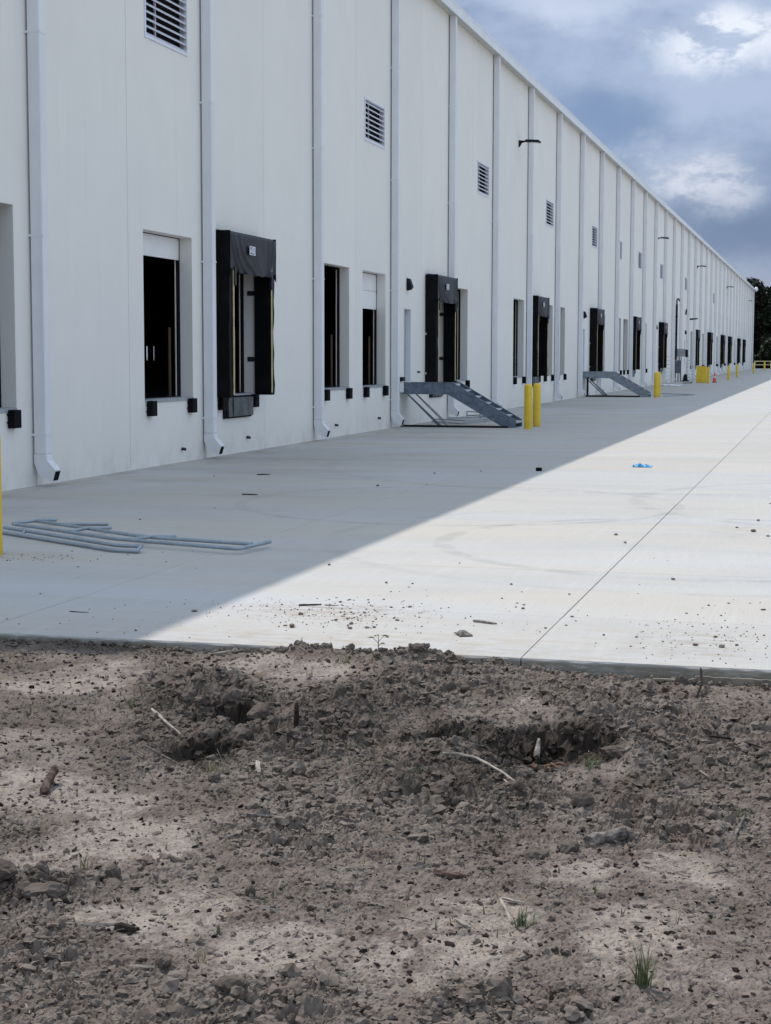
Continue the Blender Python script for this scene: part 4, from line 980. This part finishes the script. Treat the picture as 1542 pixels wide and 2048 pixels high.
# individual clods on the slab
CM = []
for i in range(7):
    V, F = lump(100 + i, 2, .28); V = V * np.array([1, .85, .62]); V[:, 2] += .42; V[:, 2] = np.maximum(V[:, 2], 0)
    CM.append(npmesh('dirt_clod', V, F, M['clod']))
SUNC = [(7.61,12.82,2.1),(8.1,14.31,3.3),(8.34,14.32,2.2),(8.36,14.1,1.8),(8.28,13.78,2.1),(7.93,13.31,2.0),(8.03,13.08,3.4),(8.07,13.23,2.8),(8.11,13.21,1.5),(8.22,13.26,2.5),(8.34,13.32,2.3),(7.9,13.2,1.4),(7.89,13.16,1.1),(8.21,12.76,2.1),(8.25,12.45,2.5),(8.27,12.57,2.6),(8.38,12.57,3.2),(8.51,12.91,3.0),(8.61,12.92,2.4),(8.65,12.97,3.5),(8.33,12.26,3.0),(8.36,12.28,1.6),(8.41,12.27,1.6),(8.43,12.02,4.2),(8.42,11.96,2.2),(8.48,11.81,3.9),(8.59,11.88,4.2),(8.64,11.91,3.1),(8.72,12.28,3.2),(8.85,12.47,2.0),(8.97,12.05,1.8),(8.81,11.89,1.7),(8.56,12.17,2.0),(8.55,12.28,1.7),(8.26,12.17,3.3),(7.97,11.81,3.6),(8.04,11.76,5.5),(7.92,12.36,4.3),(9.09,11.22,2.1),(8.34,12.76,2.5),(8.41,12.75,1.5),(8.19,12.55,2.3),(8.01,13.0,1.8),(8.1,12.91,2.3),(9.01,11.76,1.2),(8.55,13.97,1.1),(8.64,13.62,1.3),(9.2,14.51,2.8),(9.37,14.07,2.1),(9.28,13.64,2.0),(9.45,13.41,2.3),(9.52,13.33,2.8),(9.55,13.12,3.0),(9.79,14.03,2.4),(9.99,12.82,3.2),(10.05,12.62,2.1),(10.01,12.39,2.4),(9.88,12.22,3.1),(10.34,12.02,2.8),(10.58,12.0,3.0),(10.46,12.68,1.3),(10.59,12.59,1.3),(10.3,14.8,1.9),(10.35,14.24,1.8),(10.56,15.23,4.8),(10.94,13.55,2.0),(10.98,13.7,2.9),(11.03,13.73,1.4),(11.13,13.87,2.9),(11.16,14.09,1.5),(11.3,13.92,1.8),(11.42,13.58,4.9),(11.38,13.97,1.8),(10.84,13.23,2.8),(11.11,13.18,2.5),(10.78,12.88,1.9),(10.83,12.74,1.6),(10.76,12.57,1.9),(10.91,12.27,2.3),(10.97,12.09,2.0),(10.98,11.99,1.5),(11.02,11.76,4.5),(10.92,11.78,2.0),(11.13,12.15,3.8),(11.2,11.74,6.2),(11.3,11.84,3.2),(11.32,11.68,1.5),(11.47,12.32,2.6),(11.51,11.86,1.8),(11.38,12.65,1.9),(11.34,12.47,1.8),(11.26,12.62,1.9),(11.22,11.27,1.7),(10.33,11.67,1.5),(10.5,11.49,1.2),(10.88,20.11,5.5),(11.09,19.69,7.5),(11.27,19.23,5.3),(11.09,21.03,5.8),(11.16,23.5,4.0),(9.59,18.91,6.0),(9.79,18.11,4.6),(10.23,16.81,1.8),(10.38,16.64,1.4),(8.43,15.89,2.1)]
SHDC = [(7.06,12.29,5.4),(6.98,11.3,2.6),(6.74,11.15,1.5),(6.01,11.35,1.7),(5.81,11.54,2.0),(6.38,12.27,1.3),(5.63,15.2,2.3),(6.08,14.83,1.6),(3.69,19.09,2.9),(4.96,14.61,2.2),(1.93,26.36,4.0),(4.34,15.79,2.4),(4.88,15.23,2.0),(4.23,15.16,2.3),(4.1,14.89,1.9),(4.02,20.83,2.3),(5.44,12.85,1.7),(6.4,11.82,1.0),(4.07,15.19,1.7),(4.21,15.39,1.5),(5.3,13.89,1.2),(5.28,15.95,1.7),(5.54,16.13,1.8),(7.24,15.4,3.4),(5.13,25.08,6.0),(5.35,28.04,4.3),(5.79,25.58,2.2),(6.01,28.81,4.4)]
def where(x, y):
    if y > 16: return 'dirt clod lying far out on the sunlit concrete toward the right edge', 'far dirt clods on the sunlit concrete'
    if x > 10.2: return 'small dirt clod on the sunlit concrete right of the long joint', 'dirt clods right of the long joint'
    if x > 9.05: return 'small dirt clod on the sunlit concrete just left of the long joint', 'dirt clods left of the long joint'
    return 'small dirt clod in the reddish mud smear on the sunlit concrete', 'dirt clods in the mud smear'
for L_, sunny in ((SUNC, True), (SHDC, False)):
    for i, (x, y, d) in enumerate(L_):
        lb, gp = where(x, y) if sunny else (('small dark dirt clod on the shaded concrete near its front edge', 'dirt clods on the shaded concrete by the front edge') if y < 14 else ('small dark dirt clod on the shaded concrete round the lying railings and beyond', 'dirt clods on the shaded concrete by the railings'))
        if (x, y) == (7.06, 12.29): lb, gp = 'largest dark clod on the shaded concrete near the front edge, left of the shadow line', None
        if (x, y) == (7.24, 15.4): lb, gp = 'dark clod lying exactly on the edge of the building shadow', None
        if (x, y) == (8.43, 12.02): lb, gp = 'roundest and tallest clod in the reddish mud smear on the sunlit concrete', None
        o = ob('dirt_clod', CM[i % 7], None, (x, y, 0.0), random.random() * 6.28, label=lb, cat='clod', group=gp)
        k = d / 200.0 * (1.05 if x < 10.2 else .88); o.scale = (k * random.uniform(.9, 1.25), k, k * random.uniform(.6, 1.05))
# crumbs scattered round the tracked mud, too many to count
q = np.concatenate([RNG.normal((8.15, 12.5), (.5, .36), (340, 2)), RNG.normal((11.1, 12.1), (.35, .5), (130, 2)), RNG.uniform((6.2, 11.05), (11.6, 13.2), (90, 2)), RNG.normal((4.2, 15.2), (.4, .25), (80, 2))])
q = q[q[:, 1] > 11.02]
Vb, Fb = lump(300, 1, .4)
def scatter(q, sizes, z, bases, name, mat, flat=(.55, 1.0)):
    Vs = []; Fs = []; o = 0
    for bi, (Vb, Fb) in enumerate(bases):
        sel = np.arange(len(q)) % len(bases) == bi
        if not sel.any(): continue
        qq = q[sel]; ss = sizes[sel]; zz = z[sel]; n = len(qq); a = RNG.random(n) * 6.28; tl = RNG.normal(0, .5, n)
        ca, sa = np.cos(a)[:, None], np.sin(a)[:, None]; ct, st_ = np.cos(tl)[:, None], np.sin(tl)[:, None]
        fx = RNG.uniform(.8, 1.4, n)[:, None]; fz = RNG.uniform(*flat, n)[:, None]
        X = Vb[None, :, 0] * fx; Y_ = Vb[None, :, 1] * np.ones((n, 1)); Z = Vb[None, :, 2] * fz
        X, Z = X * ct - Z * st_, X * st_ + Z * ct
        X, Y_ = X * ca - Y_ * sa, X * sa + Y_ * ca
        P = np.stack([X * ss[:, None] + qq[:, :1], Y_ * ss[:, None] + qq[:, 1:2], Z * ss[:, None] + zz[:, None]], -1).reshape(-1, 3)
        Vs.append(P); Fs.append((Fb[None] + (np.arange(n) * len(Vb))[:, None, None]).reshape(-1, 3) + o); o += len(P)
    Vc = np.concatenate(Vs); me = npmesh(name, Vc, np.concatenate(Fs), mat)
    at = me.attributes.new('damp_shade', 'FLOAT', 'POINT'); at.data.foreach_set('value', damp_shade_at(Vc[:, 0], Vc[:, 1]).astype(np.float32))
    return me
sz = 0.0035 + 0.006 * RNG.random(len(q)) ** 3
ob('dirt_crumbs', scatter(q, sz, sz * .3, [lump(300 + i, 1, .4) for i in range(3)], 'dirt_crumbs', M['clod']), kind='stuff', label='fine crumbs of dirt strewn over the concrete near its edge', cat='dirt')
# clods and shards covering the soil
n = 60000; yq = 4.0 * (10.9 / 4.0) ** RNG.random(n); xlq = 11.86 - .535 * yq - .6; xq = xlq + (12.6 - xlq) * RNG.random(n)
sq, rq = masks(xq, yq); keep = RNG.random(n) < np.clip(0.48 + 0.75 * rq, 0.05, 1); xq, yq, rq = xq[keep], yq[keep], rq[keep]
sz = (0.0032 + 0.020 * RNG.random(len(xq)) ** 8.0) * (0.55 + 0.75 * np.clip(rq, 0, 1)) * (0.70 + 0.06 * yq)
zq = height(xq, yq) + sz * .12
big_ = sz > 0.011
b1 = [lump(400 + i, 1, .9) for i in range(8)]; b2 = [lump(420 + i, 2, .55) for i in range(8)]
ob('dirt_clods', scatter(np.stack([xq, yq], -1)[~big_], sz[~big_], zq[~big_], b1, 'dirt_clods', M['clod'], (.25, .7)), kind='stuff', label='small crumbly clods covering the bare dirt', cat='dirt')
ob('dirt_lumps', scatter(np.stack([xq, yq], -1)[big_], sz[big_], zq[big_], b2, 'dirt_lumps', M['clod'], (.35, .8)), kind='stuff', label='larger lumps of turned soil on the bare dirt', cat='dirt')
# big broken clods where the soil has been turned over
n = 17000; xq = RNG.uniform(6.0, 12.0, n); yq = RNG.uniform(4.2, 10.8, n); sq, rq = masks(xq, yq)
hq = np.zeros(n)
for (cx, cy, R) in ((10.45, 9.15, .34), (10.45, 8.8, .3), (10.35, 7.45, .35), (11.2, 9.1, .5), (11.25, 8.2, .4), (9.4, 10.0, .45), (10.7, 10.2, .6), (9.35, 7.7, .35), (8.2, 8.7, .3), (9.2, 6.3, .2), (10.95, 5.1, .3), (8.3, 9.4, .45), (8.7, 8.55, .4), (9.15, 8.8, .45), (9.95, 8.45, .38), (10.1, 7.75, .4), (8.9, 5.9, .25), (10.95, 9.0, .35), (9.2, 9.5, .4), (10.1, 4.95, .35), (9.6, 7.2, .3)): hq = np.maximum(hq, sst(np.hypot(xq - cx, (yq - cy) * .85) / R, 1.3, .2))
hq = hq * (.35 + .9 * sst(fbm(xq * 4, yq * 4, 78, 3), .38, .62)); keep = RNG.random(n) < hq * .8; xq, yq = xq[keep], yq[keep]; sz = 0.009 + 0.032 * RNG.random(len(xq)) ** 3.0; zq = height(xq, yq) + sz * .15
ob('turned_clods', scatter(np.stack([xq, yq], -1), sz, zq, [lump(440 + i, 2, .62) for i in range(9)], 'turned_clods', M['clod'], (.5, 1.0)), kind='stuff', label='broken clods heaped round the hole and pits', cat='dirt')
n = 900; xq = RNG.uniform(4.2, 11.7, n); yq = 10.955 - np.abs(RNG.normal(0, .05, n)); sz = 0.008 + 0.022 * RNG.random(n) ** 2.5; zq = height(xq, yq) + sz * .35
ob('edge_clods', scatter(np.stack([xq, yq], -1), sz, zq, [lump(455 + i, 2, .6) for i in range(7)], 'edge_clods', M['clod'], (.5, 1.0)), kind='stuff', label='clods banked along the edge of the concrete', cat='dirt')
# dark flakes: bark chips, added also to stand in for small shadow flecks
n = 15000; yq = 4.0 * (10.9 / 4.0) ** RNG.random(n); xlq = 11.86 - .535 * yq - .6; xq = xlq + (12.6 - xlq) * RNG.random(n); sq, rq = masks(xq, yq)
keep = RNG.random(n) < np.clip(.38 + .9 * fbm(xq * 3, yq * 3, 77, 3) * rq * 1.4, 0, 1); xq, yq = xq[keep], yq[keep]; sz = (0.0035 + 0.012 * RNG.random(len(xq)) ** 4) * (.6 + .07 * yq); zq = height(xq, yq) + sz * .25
ob('shadow_flakes', scatter(np.stack([xq, yq], -1), sz, zq, [lump(470 + i, 1, .9) * 1 if False else lump(470 + i, 1, .9) for i in range(6)], 'shadow_flakes', M['darkwood'], (.25, .6)), kind='stuff', label='dark bark flakes over the dirt, standing in for small shadow flecks', cat='dirt')
# thin chips, straw and root hairs
n = 1500; yq = 4.0 * (10.9 / 4.0) ** RNG.random(n); xlq = 11.86 - .535 * yq - .6; xq = xlq + (12.6 - xlq) * RNG.random(n); zq = height(xq, yq)
a = RNG.random(n) * 6.28; L_ = 0.012 + 0.06 * RNG.random(n) ** 3; w = 0.0012 + 0.003 * RNG.random(n) ** 2; ti = RNG.normal(0.05, .25, n)
d = np.stack([np.cos(a) * np.cos(ti), np.sin(a) * np.cos(ti), np.sin(ti)], -1) * L_[:, None]; pz = np.stack([-np.sin(a), np.cos(a), 0 * a], -1) * w[:, None]; up_ = np.stack([0 * a, 0 * a, w * .8], -1)
c0 = np.stack([xq, yq, zq + 0.006], -1)
V = np.stack([c0 - d - pz, c0 - d + pz, c0 - d + up_ * 2, c0 + d - pz, c0 + d + pz, c0 + d + up_ * 2], 1).reshape(-1, 3)
F = (np.array([[0, 1, 4, 3], [1, 2, 5, 4], [2, 0, 3, 5]])[None] + (np.arange(n) * 6)[:, None, None]).reshape(-1, 4)
h3 = n // 2
ob('straw_litter', npmesh('straw_litter', V[:h3 * 6], F[:h3 * 3], M['palewood']), kind='stuff', label='pale straw and wood splinters littering the dirt', cat='litter')
ob('root_litter', npmesh('root_litter', V[h3 * 6:], F[h3 * 3:] - h3 * 6, M['bark']), kind='stuff', label='dark root hairs and bark chips littering the dirt', cat='litter')

# ------------------------------------------------------------------ sticks, bark, big clods
def stick(name, pts, r, mat, label, cat, lift=0.5, zs=None, on=None, n=8):
    P = []
    m_ = len(pts)
    base = Vector((pts[0][0], pts[0][1], 0))
    dense = []
    for i in range(m_ - 1):
        for k in range(4): dense.append((pts[i][0] + (pts[i + 1][0] - pts[i][0]) * k / 4, pts[i][1] + (pts[i + 1][1] - pts[i][1]) * k / 4))
    dense.append(pts[-1][:2])
    for _ in range(3 if m_ > 2 else 0): dense = [dense[0]] + [((dense[i - 1][0] + dense[i][0] + dense[i + 1][0]) / 3, (dense[i - 1][1] + dense[i][1] + dense[i + 1][1]) / 3) for i in range(1, len(dense) - 1)] + [dense[-1]]
    N = len(dense); hz_ = [0.0 if on is not None else Hs(x, y) for x, y in dense]
    za, zb = (zs if zs else (0, 0)); smooth_h = [np.mean(hz_)] * N if zs is None and N < 6 else hz_
    # a stiff stick rides on the high points
    fit = np.polyfit(range(N), hz_, 1) if N > 2 else [0, hz_[0]]
    zz = np.polyval(fit, range(N)) + .5 * max(0, float(np.max(np.array(hz_) - np.polyval(fit, range(N))))) if on is None else np.zeros(N)
    b = MB(); rs = []
    for i, (x, y) in enumerate(dense):
        f = i / (N - 1); rs.append(r * (1 - .35 * f) * random.uniform(.85, 1.15))
        P.append((x - base.x + random.uniform(-.18, .18) * r, y - base.y + random.uniform(-.18, .18) * r, zz[i] + r * lift + za + (zb - za) * f + random.uniform(-.15, .15) * r))
    rs[0] *= .72; rs[-1] *= .6
    z0 = P[0][2]; b.tube([(p[0], p[1], p[2] - z0) for p in P], rs, n)
    j = r * (.22 if r < .025 else .07)
    b.v = [(v[0] + random.uniform(-j, j), v[1] + random.uniform(-j, j), v[2] + random.uniform(-j, j)) for v in b.v]
    return ob(name, b.mesh(name, M[mat], smooth=22), None, (base.x, base.y, z0), label=label, cat=cat)
stick('stick', [(9.30, 12.37), (9.50, 12.28)], .011, 'bark', 'thick short stick lying on the sunlit concrete near its edge', 'stick', on=0, lift=1)
stick('stick', [(6.11, 12.01), (6.28, 12.0)], .004, 'darkwood', 'thin dark twig on the shaded concrete near its left front edge', 'stick', on=0, lift=1)
stick('stick', [(2.52, 26.86), (2.74, 26.92)], .011, 'darkwood', 'dark twig on the shaded concrete closest to the wall', 'stick', on=0, lift=1)
stick('stick', [(3.65, 22.95), (3.9, 22.92)], .010, 'darkwood', 'dark twig on the shaded concrete in front of the second downspout', 'stick', on=0, lift=1)
stick('stick', [(7.76, 12.80), (7.84, 12.83), (7.93, 12.87)], .008, 'darkwood', 'dark crooked twig among the clods on the sunlit concrete', 'stick', on=0, lift=1)
stick('stick', [(7.96, 12.88), (8.08, 12.88)], .004, 'darkwood', 'thinner dark twig just right of the crooked one on the concrete', 'stick', on=0, lift=1)
stick('stick', [(7.76, 10.80), (7.97, 10.90)], .014, 'palewood', 'pale stick against the slab edge at left', 'stick', .8)
stick('stick', [(8.08, 8.98), (8.28, 8.70), (8.47, 8.45)], .009, 'palewood', 'pale straight stick slanting across the left dirt heap', 'stick', 1.5, (.03, .015))
stick('stick', [(9.98, 8.33), (10.12, 8.39), (10.26, 8.25), (10.41, 8.05)], .008, 'palewood', 'long pale curved twig in front of the dug hole', 'stick', 2.2)
stick('log', [(10.92, 7.05), (10.99, 7.13), (11.07, 7.22)], .036, 'bark', 'short thick grey log lying on the dirt at right', 'log', .75, n=12)
stick('stick', [(11.29, 9.16), (11.43, 9.17), (11.58, 9.01)], .007, 'darkwood', 'thin dark twig near the right edge of the dirt', 'stick', 2)
stick('root', [(11.12, 10.86, ), (11.15, 10.62), (11.13, 10.28)], .009, 'darkwood', 'dark curved root rising to the slab edge at right', 'root', 1.5, (.10, .0))
stick('stub', [(9.12, 8.50), (9.115, 8.53)], .019, 'darkwood', 'upright dark stub of wood in the middle of the dirt heaps', 'stub', 1, (-.03, .14))
stick('stub', [(8.27, 7.18), (8.24, 7.30), (8.22, 7.42)], .028, 'barkred', 'thick brown stub sticking out of the dirt at left', 'stub', .5, (-.02, .06), n=10)
stick('stick', [(9.79, 7.52), (9.87, 7.50), (9.97, 7.34)], .009, 'darkwood', 'dark bent stick in the centre of the dirt', 'stick', 1.3)
stick('stick', [(10.69, 6.21), (10.74, 6.08), (10.78, 5.95)], .007, 'palewood', 'pale forked twig pointing toward the viewer', 'stick', 1.5)
stick('stick', [(10.69, 6.215), (10.79, 6.18)], .007, 'palewood', 'pale short twig lying crosswise at the end of the forked one', 'stick', 1.5)
stick('stick', [(10.57, 5.93), (10.64, 5.88)], .006, 'palewood', 'short pale twig left of the forked one', 'stick', 1.2)
stick('bark', [(10.36, 6.49), (10.49, 6.50)], .019, 'barkred', 'brown piece of bark lying flat on the dirt', 'bark', .5)
stick('stick', [(9.31, 7.06), (9.49, 7.17)], .009, 'bark', 'grey stick half buried left of centre', 'stick', .9)
stick('bark', [(9.37, 5.54), (9.46, 5.55)], .020, 'darkwood', 'dark blocky bark chunk on the pale sandy patch', 'bark', .6)
stick('stick', [(11.52, 7.41), (11.55, 7.69)], .009, 'bark', 'grey stick standing out near the right edge', 'stick', 1.6)
stick('stub', [(10.34, 9.10), (10.33, 9.26)], .018, 'bark', 'grey stub leaning into the dug hole', 'stub', 1, (.0, .08))
stick('stick', [(9.96, 8.82), (9.93, 9.05)], .006, 'bark', 'thin grey twig standing at the left of the dug hole', 'stick', 1, (.02, .10))
stick('stub', [(9.06, 8.03), (9.12, 7.90)], .016, 'palewood', 'pale stub of wood below the left dirt heaps', 'stub', 1)
stick('board', [(10.81, 10.88), (11.01, 10.86)], .014, 'board', 'pale broken board piece lying along the slab edge', 'board', 1)
stick('stick', [(8.35, 8.23), (8.60, 8.18)], .007, 'bark', 'straight dark twig by the left pit', 'stick', 2)
stick('stick', [(10.25, 5.43), (10.18, 5.47)], .006, 'bark', 'thin twig near the bottom centre of the dirt', 'stick', 1)
stick('stick', [(10.46, 9.58), (10.51, 9.81)], .007, 'palewood', 'pale twig behind the dug hole', 'stick', 1.5)
stick('stick', [(10.33, 8.16), (10.42, 7.98)], .007, 'palewood', 'pale twig in front of the dug hole beside the curved one', 'stick', 1)
b = MB()
nb = 24; pr = []
for i in range(nb + 1):
    x = 11.08 + 0.72 * i / nb; w = random.uniform(-.003, .003); pr.append((x, w))
vs = []; fs = []
for (x, w) in pr: vs += [(x - 11.08, 0 + w, -.075), (x - 11.08, 0.03, -.075), (x - 11.08, 0.03, 0.0 + w), (x - 11.08, 0.0 + w, -.002 + w)]
for i in range(nb):
    for k in range(4): fs.append((i * 4 + k, i * 4 + (k + 1) % 4, i * 4 + 4 + (k + 1) % 4, i * 4 + 4 + k))
fs += [(0, 3, 2, 1), (nb * 4, nb * 4 + 1, nb * 4 + 2, nb * 4 + 3)]
b.add(vs, fs); ob('form_board', b.mesh('form_board', M['board']), None, (11.08, 10.922, -0.058), label='weathered form board along the slab edge at the right', cat='board')
BL = [lump(500 + i, 3, .14) for i in range(3)]
BM = []
for V, F in BL:
    V = V.copy(); n3 = np.array([fbm(np.array([v[0] * 3 + 7]), np.array([v[1] * 3 + v[2] * 2.3]), 55, 4)[0] for v in V]); V *= (0.75 + .55 * n3)[:, None]; me = npmesh('soil_clod', V, F, M['clod']); BM.append(me); at = me.attributes.new('damp_shade', 'FLOAT', 'POINT'); at.data.foreach_set('value', np.full(len(V), .45, np.float32))
for i, (x, y, sx, sy, sz_, lb) in enumerate(((10.80, 7.70, .055, .04, .045, 'big dark clod on the dirt in front of the dug hole'), (10.70, 7.62, .05, .03, .025, 'flat clod left of the big dark clod'),
        (9.69, 5.23, .03, .03, .03, 'round dark clod at bottom left'), (9.70, 6.10, .02, .02, .032, 'pointed small dark clod left of centre'), (8.36, 10.99, .07, .06, .075, 'large pale clod perched on the slab edge'),
        (10.72, 6.88, .05, .05, .035, 'clod left of the grey log'), (10.84, 6.98, .045, .04, .035, 'dark clod between the clod and the grey log'), (8.72, 5.90, .06, .05, .05, 'big clod at the left edge of the picture'), (8.95, 5.80, .085, .05, .04, 'wide pale clod near the left edge'),
        (9.10, 6.12, .035, .03, .04, 'upright clod on the left sandy heap'), (9.15, 6.02, .05, .03, .025, 'flat clod in front of the upright one'), (8.62, 8.52, .07, .05, .05, 'massive clod overhanging the left pit'), (8.80, 8.50, .065, .05, .05, 'massive clod right of the left pit'),
        (8.72, 9.05, .08, .05, .06, 'crusted clod on the middle heap'), (8.55, 9.12, .06, .05, .055, 'clod at the crest of the left heap'), (9.22, 10.93, .05, .04, .03, 'clod on the heap spilling over the slab edge'), (11.0, 10.88, .06, .04, .05, 'dark clod wedged against the slab edge at right'), (10.62, 10.86, .04, .03, .03, 'small clod against the slab edge right of the joint'),
        (10.85, 8.55, .05, .08, .04, 'rounded clod on the right rim of the dug hole'), (10.15, 8.75, .05, .06, .06, 'clod on the left rim of the dug hole'), (10.1, 7.70, .06, .05, .05, 'dark clod below the curved twig'), (8.95, 7.70, .03, .03, .03, 'small clod on the left sand'), (10.03, 4.98, .07, .05, .035, 'flat clod at the bottom edge'), (9.75, 9.95, .04, .03, .03, 'clod in the dirt before the concrete'))):
    o = ob('soil_clod', BM[i % 3], None, (x, y, Hs(x, y) + sz_ * .35), random.random() * 6, label=lb, cat='clod'); o.scale = (sx, sy, sz_)
b = MB()
for i in range(14):
    a = random.random() * 6.28; x, y = random.uniform(-.09, .09), random.uniform(-.11, .11); L_ = random.uniform(.02, .05); z = random.uniform(.0, .03)
    dx, dy = math.cos(a) * L_, math.sin(a) * L_; b.add([(x - dx, y - dy, z), (x + dy * .4, y - dx * .4, z + .012), (x + dx, y + dy, z + .004), (x - dy * .4, y + dx * .4, z + .01)], [(0, 1, 2, 3)])
ob('rotten_leaves', b.mesh('rotten_leaves', M['leaf_orange']), None, (10.45, 8.78, Hs(10.45, 8.78) + .012), label='rust orange scraps of leaf in the dug hole', cat='leaves', kind='stuff')
ob('leaf_clump', crumple('leaf_clump', M['bark'], .10, .16, .07, 14, 10, .003), None, (9.35, 11.76, 0.002), .5, label='curled dry leaf clump on the sunlit concrete near its edge', cat='leaf')

# ------------------------------------------------------------------ grass
def tuft(nb, h, spread, seed, w=.0035, lean=.5):
    rs = random.Random(seed); b = MB()
    for i in range(nb):
        a = rs.random() * 6.28; L_ = h * rs.uniform(.45, 1.1); ln_ = lean * rs.uniform(.1, 1.2); ox, oy = rs.gauss(0, spread * .3), rs.gauss(0, spread * .3)
        pts = []; N = 5
        for k in range(N + 1):
            t_ = k / N; r = L_ * ln_ * t_ ** 1.8; pts.append((ox + math.cos(a) * r, oy + math.sin(a) * r, L_ * t_ * (1 - .35 * ln_ * t_)))
        px, py = -math.sin(a + .6), math.cos(a + .6); vs = []
        for k, p in enumerate(pts):
            ww = w * (1 - (k / N) ** 1.5) + .0003; vs += [(p[0] - px * ww, p[1] - py * ww, p[2]), (p[0], p[1], p[2] + ww * .35), (p[0] + px * ww, p[1] + py * ww, p[2])]
        fs = []
        for k in range(N): fs += [(k * 3, k * 3 + 1, k * 3 + 4, k * 3 + 3), (k * 3 + 1, k * 3 + 2, k * 3 + 5, k * 3 + 4)]
        b.add(vs, fs)
    return b
GG = 'grass tufts growing in the bare dirt'
for (x, y, nb, h, sp, mt, lb) in ((11.32, 5.42, 30, .17, .04, 'grass', 'tall green grass tuft at the bottom right'), (10.74, 8.38, 34, .08, .10, 'grass', 'bright green grass patch at the right rim of the dug hole'), (10.30, 5.16, 4, .13, .02, 'grass', 'few upright green blades at the bottom centre'),
        (9.75, 5.60, 7, .06, .02, 'grass', 'tiny green sprout on the left sandy patch'), (9.70, 6.92, 14, .07, .04, 'grass', 'small green sprout left of centre on rough dirt'), (10.82, 5.95, 22, .08, .06, 'grass', 'small grass tuft beside the pale forked twig'), (11.53, 7.74, 22, .07, .07, 'grass', 'green sprouts near the right edge'),
        (9.96, 7.85, 16, .06, .06, 'grass', 'sprouts beside the dark clod below the curved twig'), (8.90, 7.85, 22, .06, .12, 'drygrass', 'yellowish sprouts below the left pit'), (9.80, 5.30, 10, .06, .05, 'drygrass', 'dry yellow sprout at the bottom left'), (8.93, 6.22, 8, .10, .03, 'drygrass', 'dry stalks in the left sand'), (8.80, 10.6, 14, .09, .06, 'drygrass', 'dry stalks near the slab edge'),
        (10.25, 6.65, 12, .06, .06, 'grass', 'faint green sprouts above the brown bark'), (8.68, 10.15, 10, .09, .04, 'drygrass', 'dry weed stalks on the smooth ground before the slab'), (9.97, 8.95, 10, .09, .05, 'grass', 'dark green blades at the left of the dug hole')):
    o = ob('grass_tuft', tuft(nb, h, sp, int(x * 100)).mesh('grass_tuft', M[mt], recalc=False), None, (x, y, Hs(x, y) - .004), label=lb, cat='grass', group=GG)
# low sprouts on the left heap, uncountable
b = MB(); rs = random.Random(4)
for (cx, cy, sx, sy, n) in ((7.95, 9.2, .25, .28, 60), (7.5, 9.15, .25, .25, 46), (9.5, 8.55, .18, .3, 40), (8.7, 9.3, .2, .2, 20), (9.0, 7.9, .2, .12, 30), (7.0, 10.75, 1.0, .08, 20), (9.0, 10.9, .8, .05, 16), (11.0, 10.8, .5, .05, 14), (9.7, 7.6, .5, .4, 24), (10.6, 6.5, .6, .4, 24)):
    for i in range(n):
        x, y = rs.gauss(cx, sx), min(10.93, rs.gauss(cy, sy)); z = Hs(x, y); t2 = tuft(3, .05, .01, rs.randrange(9999), .0022)
        b.add([(v[0] + x, v[1] + y, v[2] + z) for v in t2.v], t2.f)
ob('weed_sprouts', b.mesh('weed_sprouts', M['grass'], recalc=False), kind='stuff', label='sparse low green sprouts over the dirt', cat='weeds')
# seedling at the slab edge
t = thing('weed_seedling', 'small leafy weed seedling at the slab edge in front of the sunlit concrete', 'weed', (8.93, 10.93, Hs(8.93, 10.93) - .01))
b = MB(); b.tube([(0, 0, 0), (.004, 0, .06), (.0, .01, .115)], [.004, .003, .002], 6); b.tube([(.002, 0, .07), (-.04, .01, .105)], .002, 5); b.tube([(.003, 0, .08), (.04, 0, .12)], .002, 5); b.tube([(0, 0, .05), (.03, -.01, .07)], .002, 5)
part('stem', b.mesh('stem', M['bark'], smooth=50), parent=t)
for (x, z, a, L_) in ((-.05, .108, 2.9, .03), (.05, .125, .2, .034), (.0, .125, 1.2, .026), (.035, .07, -.2, .024), (-.02, .12, 2.2, .022), (.065, .115, -.5, .02)):
    b = MB(); dx, dy = math.cos(a) * L_, math.sin(a) * L_ * .5; b.add([(-dx, -dy, 0), (0, -.011, .005), (dx, dy, -.004), (0, .011, .005), (0, 0, -.004)], [(0, 1, 4), (1, 2, 4), (2, 3, 4), (3, 0, 4), (0, 3, 1), (1, 3, 2)])
    part('leaf', b.mesh('leaf', M['grass']), parent=t, x=x, z=z)
